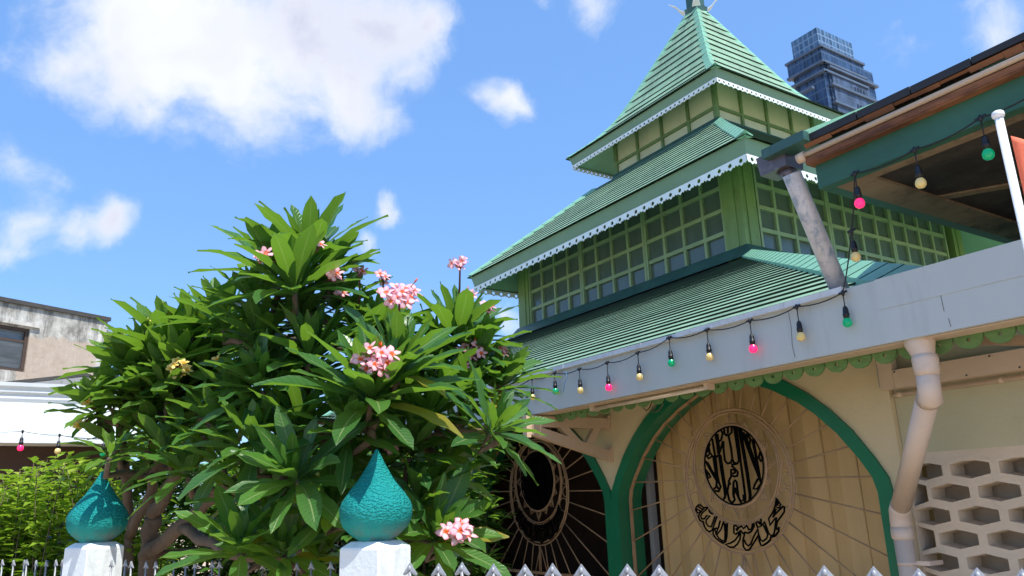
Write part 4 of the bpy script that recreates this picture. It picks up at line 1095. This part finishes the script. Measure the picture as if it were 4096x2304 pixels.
pink += [ros(470,1180,3.9,16,.25,1.1), ros(560,1150,3.8,16,.25,1.1), ros(620,1240,3.6,14,.24,1.1), ros(690,1070,3.6,16,.26,1.1), ros(420,1130,4.1,14,.24,1.1),
 ros(930,1240,3.9,14,.24), ros(880,1180,3.8,14,.25), ros(760,1060,3.6,16,.26)]
rnd = random.Random(42)
for i in range(14):                                    # inner crown
    a = rnd.uniform(0, 6.28); rr_ = math.sqrt(rnd.random())
    x = 800+rr_*400*math.cos(a); y = 1010+rr_*330*math.sin(a)
    if y < 700 and abs(x-760) > 150: y += 150
    pink.append(ros(x, y, rnd.uniform(3.9, 5.0), 16, rnd.uniform(.22, .28)))
limb = []
B0 = kdep(395, 1470, 4.25); B0.z = .0; Bz = kdep(385, 1300, 4.25)
B1 = kdep(470, 1200, 4.2)
def kk(*a): return [kdep(*q) for q in a]
limb = [([B0, kdep(372, 1400, 4.25), Bz], .055, .045),
 ([kdep(360, 1400, 4.25)]+kk((450,1330,4.1),(560,1230,4.0),(700,1130,3.9),(760,950,3.95),(760,760,4.0)), .042, .018),
 ([Bz]+kk((420,1230,4.2),(500,1120,4.1),(600,1000,4.15),(680,860,4.1),(700,740,4.1)), .04, .018),
 ([kdep(700,1130,3.9)]+kk((820,1080,3.7),(930,1080,3.4)), .03, .018), ([kdep(560,1230,4.0)]+kk((700,1240,3.6),(830,1290,3.5),(1000,1350,3.5),(1090,1370,3.4)), .035, .018),
 ([kdep(760,950,3.95)]+kk((900,940,3.9),(1000,960,3.6)), .028, .016), ([kdep(900,940,3.9)]+kk((1050,930,4.0),(1150,880,4.1),(1240,940,4.1)), .026, .014),
 ([kdep(820,1080,3.7)]+kk((960,1130,3.7),(1110,1090,3.7),(1230,1085,3.6)), .026, .014), ([kdep(450,1330,4.1)]+kk((600,1400,3.5),(720,1400,3.4)), .03, .016)]
fl_p = []
def flw(x, y, t, sx, sy, st, n, size, sp): fl_p.append((kdep(x, y, t), kdep(sx, sy, st), n, size, sp))
flw(945,905,3.22, 930,1000,3.34, 11,.040,.075); flw(1004,738,3.45, 1000,880,3.5, 11,.038,.070); flw(665,648,3.72, 740,660,3.76, 4,.040,.025)
flw(845,692,3.7, 800,720,3.9, 3,.040,.02); flw(1157,662,4.1, 1150,790,4.15, 5,.036,.035); flw(1185,882,4.0, 1185,920,4.1, 7,.040,.06); flw(965,697,4.2, 955,770,4.2, 3,.036,.02)
flw(1150,1335,3.22, 1100,1345,3.35, 6,.042,.045); flw(1265,880,4.1, 1250,940,4.12, 3,.038,.025); flw(1165,922,3.95, 1170,980,3.92, 3,.038,.02); flw(1185,745,4.1, 1155,790,4.15, 2,.036,.02); flw(1228,770,4.12, 1205,835,4.15, 3,.036,.025)
flw(800,615,3.72, 745,660,3.76, 2,.036,.025); flw(985,1120,3.5, 970,1160,3.6, 3,.038,.025); flw(860,738,3.9, 850,760,4.1, 2,.038,.015); flw(905,680,4.05, 900,790,4.1, 2,.034,.02)
make_tree('frangipani_tree', 'large frangipani with pink flower clusters spreading behind the sunlit gatepost', (B0.x, B0.y, 0), pink, limb, 'leaf', 'petal', fl_p, 3)
crown_c = kdep(420, 1080, 4.7)
DY = 55
yel = [ros(320,905,4.4,22,.30,1.0,(-.25,0,0)), ros(420,830,4.5,22,.30,.85), ros(490,790,4.6,22,.30,.8,(-.1,0,0)), ros(440,905,4.3,20,.28), ros(375,870,4.4,18,.26), ros(275,1010,4.3,16,.26,1.0,(-.3,0,0)), ros(350,1000,4.3,20,.27),
       ros(420,990,4.2,20,.27), ros(500,930,4.4,20,.28), ros(540,850,4.6,20,.28), ros(285,1120,4.35,14,.24,1.15,(-.25,-.2,-.1)), ros(245,1030,4.35,12,.24,.8,(-.3,0,0)), ros(380,1090,4.3,16,.25), ros(470,1070,4.3,16,.25), ros(520,1000,4.5,18,.26), ros(560,790,4.7,20,.28)]
pb = posts[1].location+Vector((0, 0, 1.58))+sdir*.40
yel.append((pb, sdir*1.0+ZU*.1, 9, .14, .85))
rnd = random.Random(7)
for i in range(8): yel.append(ros(rnd.uniform(330, 600), rnd.uniform(850, 1130), rnd.uniform(4.5, 5.3), 16, rnd.uniform(.22, .27)))
Y0 = kdep(330, 1480, 4.7); Y0.z = 0
ylimb = [([Y0]+kk((330,1350,4.6),(320,1200,4.5),(310,1060,4.45),(320,960,4.4)), .034, .016), ([kdep(330,1350,4.6)]+kk((390,1200,4.4),(430,1050,4.4),(470,920,4.5),(490,830,4.55)), .032, .016), ([kdep(320,1200,4.5)]+kk((290,1130,4.3),(250,1060,4.35)), .025, .014)]
fl_p = []
flw(455,925,4.1, 440,960,4.25, 8,.034,.055); flw(560,912,4.1, 540,950,4.3, 3,.032,.03); flw(200,1065,4.25, 245,1040,4.33, 3,.036,.02); flw(232,1015,4.3, 245,1040,4.34, 2,.032,.012); flw(376,812,4.4, 378,870,4.4, 2,.030,.012)
make_tree('frangipani_tree', 'paler frangipani with yellow flowers leaning out above the shadow-patterned finial', (Y0.x, Y0.y, 0), yel, ylimb, 'leaf_y', 'petal_y', fl_p, 9, .18)

# small-leaved shrub
sb = kdep(120, 1449, 4.9)
shr = thing('shrub', 'lime green small-leaved shrub behind the spiked fence at lower left', 'shrub', (sb.x, sb.y, 0))
rnd = random.Random(23); lf_ = MB(); st_ = MB()
for i in range(160):
    x = rnd.uniform(-60, 420); top = 1135+abs(x-165)*.35+rnd.random()**1.6*230; t = rnd.uniform(4.6, 5.7)
    if x > 300: top += 60
    tip = kdep(x, top, t); bs = Vector((tip.x+rnd.uniform(-.15, .15), tip.y+rnd.uniform(-.15, .15), rnd.uniform(.3, .9)))
    bend = Vector((rnd.uniform(-.08, .08), rnd.uniform(-.08, .08), 0)); pts = [bs.lerp(tip, k/5)+bend*math.sin(math.pi*k/5) for k in range(6)]
    st_.tube(pts, [.006, .005, .0045, .004, .003, .002], 5)
    L_ = (tip-bs).length; nl = int(L_/.024)
    for k in range(nl):
        f = k/nl; p = bs.lerp(tip, f)+bend*math.sin(math.pi*f)
        for _ in range(2):
            az = rnd.uniform(0, 6.28); d = Vector((math.cos(az), math.sin(az), rnd.uniform(-.2, .7)))
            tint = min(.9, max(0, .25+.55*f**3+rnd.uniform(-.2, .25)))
            q = p+d.normalized()*rnd.uniform(.0, .06)
            ln = rnd.uniform(.06, .105); d.normalize(); sd = d.cross(ZU).normalized(); w = ln*.25; nn = sd.cross(d)
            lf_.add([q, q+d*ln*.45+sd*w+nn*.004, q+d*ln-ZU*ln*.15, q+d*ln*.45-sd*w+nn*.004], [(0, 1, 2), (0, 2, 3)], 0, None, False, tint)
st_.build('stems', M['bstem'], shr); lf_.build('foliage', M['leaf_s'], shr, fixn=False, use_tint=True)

def backdrop(name, label, x0, x1, t0, t1, ytop, ybot, n, seed, mat, ls):
    b = kdep((x0+x1)/2, 1449, (t0+t1)/2); h = thing(name, label, 'backdrop', (b.x, b.y, 0)); r_ = random.Random(seed); m = MB(); s_ = MB()
    for i in range(n):
        x = r_.uniform(x0, x1); t = r_.uniform(t0, t1); y = ytop+(ybot-ytop)*r_.random()+40*math.sin(x*.013); p = kdep(x, y, t)
        for k in range(9):
            az = r_.uniform(0, 6.28); d = Vector((math.cos(az), math.sin(az), r_.uniform(-.3, .8))); ln = r_.uniform(ls*.7, ls*1.3)
            add_leaf(m, p+d*.05, d, ZU, ln, ln*.36, r_.uniform(.2, .8), .3, r_.uniform(0, .5), 0, 4)
    for i in range(24):
        x = x0+(x1-x0)*(i+.5)/24; p = kdep(x, ytop+120, (t0+t1)/2); s_.tube([(p.x, p.y, 0), (p.x+.05, p.y-.04, p.z*.5), p], [.02, .016, .008], 6)
    s_.build('stems', M['bark'], h); m.build('foliage', M[mat], h, fixn=False, use_tint=True, use_uv=True)
backdrop('backdrop', 'added dark foliage filling in deep shade behind the frangipani trunks', 330, 1240, 6.2, 7.4, 1130, 1560, 900, 77, 'leaf', .16)  # foliage added to stand in for the darkness behind the trunks

# ------------------------------------------------------------------ white building at the left
wp = dep(87, 1745, 6.3); XW = wp.x
bl = thing('white_building', 'low white building with a moulded cornice behind the left frangipani', 'building', (XW, 0, 0))
def wz(x, y): return onX(x, y, XW).z
zc_t, zc_b, zw_b, zs_b = wz(0, 1530), wz(0, 1592), wz(0, 1738), wz(0, 1772)
ye = onX(560, 1600, XW).y; y_s = -6.0
m_ = MB(); m_.box((XW-4, y_s, zw_b), (XW, ye, zc_b-.03)); m_.build('parapet', M['white_wall'], bl)
m_ = MB()
profc = [(0, zc_b-.03), (.012, zc_b), (.012, zc_b+.03), (.03, zc_b+.05), (.032, zc_b+.07), (.05, zc_t-.03), (.055, zc_t), (-.2, zc_t), (-.2, zc_b-.03)]
m_.prism([(XW+a, y_s, b) for a, b in profc], (0, ye-y_s+.05, 0)); m_.build('cornice', M['cornice'], bl)
m_ = MB(); m_.box((XW-.3, y_s, zs_b), (XW+.035, ye, zw_b-.004)); m_.build('lintel_band', M['cornice'], bl)
m_ = MB(); m_.box((XW-4, y_s, zs_b-.25), (XW-.3, ye, zs_b-.004)); m_.box((XW-3.4, y_s, 0), (XW-3.3, ye, zs_b-.25)); m_.box((XW-.5, y_s, zs_b-.38), (XW-.42, ye, zs_b-.26))
m_.box((XW-3.3, ye-.1, 0), (XW-.1, ye, zs_b-.25)); m_.build('dark_porch', M['brown'], bl)
m_ = MB()
for k in range(12): m_.box((XW-1.6, -1.6, .9+k*.06), (XW-1.55, .9, .93+k*.06))
m_.build('louvred_shutter', M['blue'], bl)
ls = thing('string_lights', 'string with one pink and one cream bulb across the white building', 'string lights', (XW+.1, -.5, zs_b))
ns = []
XS = XW+.17
for (x, y, by, col) in ((-60,1082,1125,'green'),(57,1085,1128,'pink'),(150,1094,1136,'cream'),(262,1104,1142,'green'),(370,1112,1155,'pink')):
    p = onX(x*K, y*K, XS); ns.append((p, max(.02, p.z-onX(x*K, by*K, XS).z-.085), col))
light_string(ls, ns, (onX(-200*K, 1075*K, XS), onX(470*K, 1118*K, XS)), .012, .003)

# weathered gable roof behind it
XG = XW-5.5
gb = thing('gable_roof', 'grey weathered timber gable roof between the white building and the stained house', 'roof', (XG, 2, 0))
ap = onX(345, 1493, XG); gl_ = onX(-160, 1548, XG); gr_ = onX(530, 1572, XG)
def barge(a, b, w, th, mat, nm, dz=0, dx=0):
    m_ = MB(); a, b = Vector(a)+Vector((dx, 0, dz)), Vector(b)+Vector((dx, 0, dz)); m_.prism([a, b, b-Vector((0, 0, w)), a-Vector((0, 0, w))], (th, 0, 0)); m_.build(nm, mat, gb)
barge(gl_, ap, .21, .05, M['grey_wood'], 'barge_board', -.055); barge(ap, gr_, .21, .05, M['grey_wood'], 'barge_board', -.055)
m_ = MB()
for a, b in ((gl_, ap), (ap, gr_)):
    m_.prism([a+Vector((.055, 0, 0)), b+Vector((.055, 0, 0)), b+Vector((.055, 0, -.05)), a+Vector((.055, 0, -.05))], (-5, 0, 0))
m_.build('roof_sheet', M['rooftin'], gb)
m_ = MB(); m_.prism([gl_+Vector((-.3, 0, -.1)), ap+Vector((-.3, 0, -.1)), gr_+Vector((-.3, 0, -.1)), Vector((XG-.3, gr_.y, 0)), Vector((XG-.3, gl_.y, 0))], (-4, 0, 0)); m_.build('wall', M['rooftin'], gb)
m_ = MB(); q = (ap+gl_)/2; m_.bar(Vector((XG-.1, ap.y-1.3, ap.z-.42)), Vector((XG-.1, ap.y+1.2, ap.z-.42)), .06, .09); m_.build('tie_beam', M['grey_wood'], gb)

# stained concrete house
def house_mat():
    m, nt, b = mk('stained_render')
    n1 = noise(nt, 1.9, 10, .76, (1, 1, .6)); n2 = noise(nt, 3.2, 9, .75, (1.3, 1.3, .2), w=4); n3 = noise(nt, 9, 6, .7, w=8)
    c = ramp(nt, n1, [(.34, C4((.10, .095, .088))), (.45, C4((.30, .285, .25))), (.55, C4((.52, .50, .45))), (.68, C4((.66, .645, .60)))])
    f = ramp(nt, n2, [(.50, (0, 0, 0, 1)), (.64, (1, 1, 1, 1))]); c = mix(nt, math_(nt, 'MULTIPLY', f, .75), c, C4((.085, .082, .078)))
    tc = N(nt, 'ShaderNodeTexCoord'); sp = N(nt, 'ShaderNodeSeparateXYZ'); nt.links.new(tc.outputs['Object'], sp.inputs[0])
    nz = noise(nt, 1.6, 6, .7, w=6)
    # bare patch low on the wall (local x along the wall, z up), dark streaks under the coping
    u = math_(nt, 'ADD', sp.outputs[0], math_(nt, 'MULTIPLY', math_(nt, 'SUBTRACT', nz, .5), .8)); z = math_(nt, 'ADD', sp.outputs[2], math_(nt, 'MULTIPLY', math_(nt, 'SUBTRACT', nz, .5), .7))
    mk1 = math_(nt, 'MULTIPLY', ramp_at(nt, u, -2.5, -2.42), math_(nt, 'MULTIPLY', ramp_at(nt, math_(nt, 'MULTIPLY', u, -1), .18, .25), ramp_at(nt, math_(nt, 'MULTIPLY', z, -1), .86, .92)))
    c2 = mix(nt, n3, C4((.36, .27, .20)), C4((.56, .46, .37)))
    c = mix(nt, math_(nt, 'MULTIPLY', mk1, .85), c, c2)
    tp = ramp_at(nt, z, -.55, .0); f3 = ramp(nt, n2, [(.36, (0, 0, 0, 1)), (.55, (1, 1, 1, 1))])
    c = mix(nt, math_(nt, 'MULTIPLY', math_(nt, 'MULTIPLY', tp, f3), .8), c, C4((.07, .066, .064)))
    nt.links.new(c, b.inputs['Base Color']); b.inputs['Roughness'].default_value = .9
    bump(nt, b, n3, .02, .5); return m
def ramp_at(nt, v, a, b_):
    r_ = N(nt, 'ShaderNodeMapRange'); r_.inputs[1].default_value = a; r_.inputs[2].default_value = b_; nt.links.new(v, r_.inputs[0]); return r_.outputs[0]
M['stain'] = house_mat()
HC = dep(433, 1270, 24); hd = Vector((.438, -.899, 0)); hn = Vector((.899, .438, 0))   # hd: along the wall towards the camera side, hn: outward
hrot = math.atan2(-hd.y, -hd.x)
house = thing('stained_house', 'old concrete house with black-streaked render and a brown louvred window', 'house', (HC.x, HC.y, HC.z), None, hrot)
# local frame: +x = along the wall to its far corner (origin), wall runs to negative x; local y: outward is -y or +y
def lbuild(mb_, name, mat, par=house, **kw):
    o = mb_.build(name, mat, None, loc=(0, 0, 0), **kw); o.parent = par; return o
ysign = 1 if Vector((-math.sin(hrot), math.cos(hrot), 0)).dot(hn) > 0 else -1
def LB(mb_, x0, x1, y0, y1, z0, z1): mb_.box((x0, ysign*y0, z0), (x1, ysign*y1, z1))
def hx(x, y):
    """house-local (x, z) of an image point on the wall plane"""
    d = ray(x, y); t = (HC-O).dot(hn)/d.dot(hn); p = O+d*t; return (p-HC).dot(-hd), p.z-HC.z
wx0, wz0 = hx(10, 1478); wx1, wz1 = hx(122, 1316)
m_ = MB(); zbm = -HC.z
wx0 = wx1-2.2
LB(m_, -14, wx0, -.25, 0, zbm, -.12); LB(m_, wx1, 0, -.25, 0, zbm, -.12); LB(m_, wx0, wx1, -.25, 0, wz1, -.12); LB(m_, wx0, wx1, -.25, 0, zbm, wz0)
LB(m_, -.25, 0, -7, -.252, zbm, -.12); LB(m_, -14, -13.8, -7, -.252, zbm, -.12); LB(m_, -14, 0, -7.2, -7.0, zbm, -.12)
lbuild(m_, 'wall', M['stain'])
m_ = MB(); LB(m_, -14, .06, -7.2, .07, -.118, .0); lbuild(m_, 'roof_slab', M['rooftin'])
m_ = MB(); LB(m_, wx0-.1, wx1+.22, .002, .08, wz1+.05, wz1+.17); lbuild(m_, 'window_hood', M['stain'])
m_ = MB(); LB(m_, wx0, wx1, -.14, -.06, wz1-.08, wz1); LB(m_, wx0, wx1, -.14, -.06, wz0, wz0+.08); zm = wz1-(wz1-wz0)*.30
LB(m_, wx0+.08, wx1-.08, -.13, -.07, zm-.03, zm+.03)
for f in (0, .5, 1):
    xx = wx0+(wx1-wx0-.09)*f; LB(m_, xx, xx+.09, -.142, -.055, wz0+.08, wz1-.08)
wf = lbuild(m_, 'window', M['wframe'])
m_ = MB(); n = 11
LB(m_, wx0+.05, wx1-.05, -.20, -.17, wz0, wz1)
for i in range(n):
    z = wz0+.10+(zm-wz0-.15)*i/n; m_.prism([(wx0+.09, ysign*-.13, z), (wx1-.09, ysign*-.13, z), (wx1-.09, ysign*-.09, z+.11), (wx0+.09, ysign*-.09, z+.11)], (0, ysign*.006, 0))
lbuild(m_, 'louvre_panes', M['curtain'], wf)
m_ = MB()      # eave on the side wall
m_.prism([(.0, ysign*-.2, -.30), (1.25, ysign*-.2, -.62), (1.25, ysign*-.2, -.74), (.0, ysign*-.2, -.42)], (0, ysign*-4.5, 0)); lbuild(m_, 'side_eave', M['grey_wood'])
m_ = MB(); m_.box((1.25, ysign*-.15, -.73), (1.42, ysign*-4.7, -.58)); lbuild(m_, 'eave_gutter', M['white'])

# ------------------------------------------------------------------ skyscraper
def tower_mat(name, du, dz, base, mull, spec):
    m, nt, b = mk(name)
    tc = N(nt, 'ShaderNodeTexCoord'); sp = N(nt, 'ShaderNodeSeparateXYZ'); nt.links.new(tc.outputs['Object'], sp.inputs[0])
    u = math_(nt, 'FRACT', math_(nt, 'MULTIPLY', math_(nt, 'ADD', sp.outputs[0], sp.outputs[1]), 1/du)); v = math_(nt, 'FRACT', math_(nt, 'MULTIPLY', sp.outputs[2], 1/dz))
    gu = ramp(nt, u, [(.0, (1, 1, 1, 1)), (.14, (1, 1, 1, 1)), (.18, (0, 0, 0, 1))]); gv = ramp(nt, v, [(0, (1, 1, 1, 1)), (.16, (1, 1, 1, 1)), (.2, (0, 0, 0, 1))])
    f = math_(nt, 'MAXIMUM', gu, gv)
    n1 = noise(nt, .12, 3, .6); n2 = noise(nt, .5, 2, .5, (1, 1, .2), w=3)
    gl = mix(nt, ramp(nt, n2, [(.35, (0, 0, 0, 1)), (.65, (1, 1, 1, 1))]), C4(base, .5), C4(base, 2.2))  # tone swings paint uneven reflections into the glass
    nt.links.new(mix(nt, f, gl, C4(mull)), b.inputs['Base Color']); b.inputs['Roughness'].default_value = spec; b.inputs['Specular IOR Level'].default_value = .6
    return m
M['sky_glass'] = tower_mat('skyscraper_glass', 1.5, 3.2, (.016, .034, .075), (.06, .095, .15), .3)
M['sky_crown'] = tower_mat('skyscraper_crown', 1.9, 2.6, (.045, .095, .165), (.17, .25, .35), .3)
M['sky_panel'] = tower_mat('skyscraper_panel', .9, 1.2, (.035, .055, .095), (.06, .088, .135), .5)
M['sky_dark'] = paint('skyscraper_slot', (.012, .018, .03), .5, .2)
M['sky_ledge'] = paint('skyscraper_ledge', (.085, .12, .175), .5, .2, .3)
z1 = lambda x, y: (2200+x*.5439, y*.5439)
YK = 210.0
pc = onY(*z1(2010, 520), YK); XK = pc.x
sk = thing('skyscraper', 'dark blue glass skyscraper with stepped terraces rising behind the mosque roof', 'skyscraper', (XK, YK, 0))
zA = lambda x, y: onY(*z1(x, y), YK).z
zcr = zA(2005, 172); zb1 = zA(2008, 335); zb2 = zA(2020, 470); zb3 = zA(2040, 640)
xl = lambda x, y: onY(*z1(x, y), YK).x; yr = lambda x, y: onX(*z1(x, y), XK).y
def sbox(nm, x0, x1, y0, y1, z0, z1_, mat):
    m_ = MB(); m_.box((x0, y0, z0), (x1, y1, z1_)); return m_.build(nm, mat, sk)
xa = xl(1770, 300); ya = yr(2212, 290); xb = xl(1733, 350); yb = yr(2262, 350); yc = yr(2362, 560); yd = yr(2390, 800)
Hh = zcr-zb2
sbox('crown', xa, XK, YK, ya, zb1+.3, zcr, M['sky_crown'])
sbox('upper_block', xb, XK+.8, YK-.8, yb, zb2+.5*(zb1-zb2)*.2, zb1, M['sky_glass'])
zy = yr  # lower, stepped out blocks
zs2 = onX(*z1(2340, 535), XK).z
sbox('shaft', xa-1, XK, YK, yb-2, -1, zb2+3, M['sky_glass'])
z_t = onY(*z1(1900, 500), YK-6).z
sbox('stepped_wing', XK-4, XK+.5, YK+2, yc, -1, zs2, M['sky_glass'])
sbox('panel_wall', XK-2+1.3, XK+1.0, YK+3, yb+1, -1, zb2-2, M['sky_panel'])
sbox('terrace_block', xb-4, XK-3, YK-5, YK, -1, zb2-13, M['sky_glass'])
sbox('terrace_wall', XK-10, XK-1, YK-6, YK, -1, zb2-15, M['sky_panel'])
m_ = MB()
for i in range(16):
    z = zs2-6-i*6.4
    m_.box((XK+.5, YK+1.5, z), (XK+1.7, yc+.6, z+.8))
    if i < 12: m_.box((xb-4.6, YK-6.8, z-9), (XK-.5, YK-5.5, z-8.2))
for z in (zb1, zb1-9, zb2+1): m_.box((xb-.4, YK-1.4, z-.5), (XK+1.3, YK+.2, z+.3)); m_.box((XK+.7, YK-.6, z-.5), (XK+1.4, yb+.3, z+.3))
m_.build('ledge', M['sky_ledge'], sk)
m_ = MB()
for i in range(14):
    z = zb2-1-i*6.4
    for (off, n) in ((.52, 4), (.18, 4)):
        if off == .18 and i < 3: continue
        for k in range(n):
            y = YK+(yc-YK)*off+k*1.6; m_.box((XK+1.02, y, z), (XK+1.12, y+.8, z+3.0))
        m_.build('window_slots', M['sky_dark'], sk); m_ = MB()
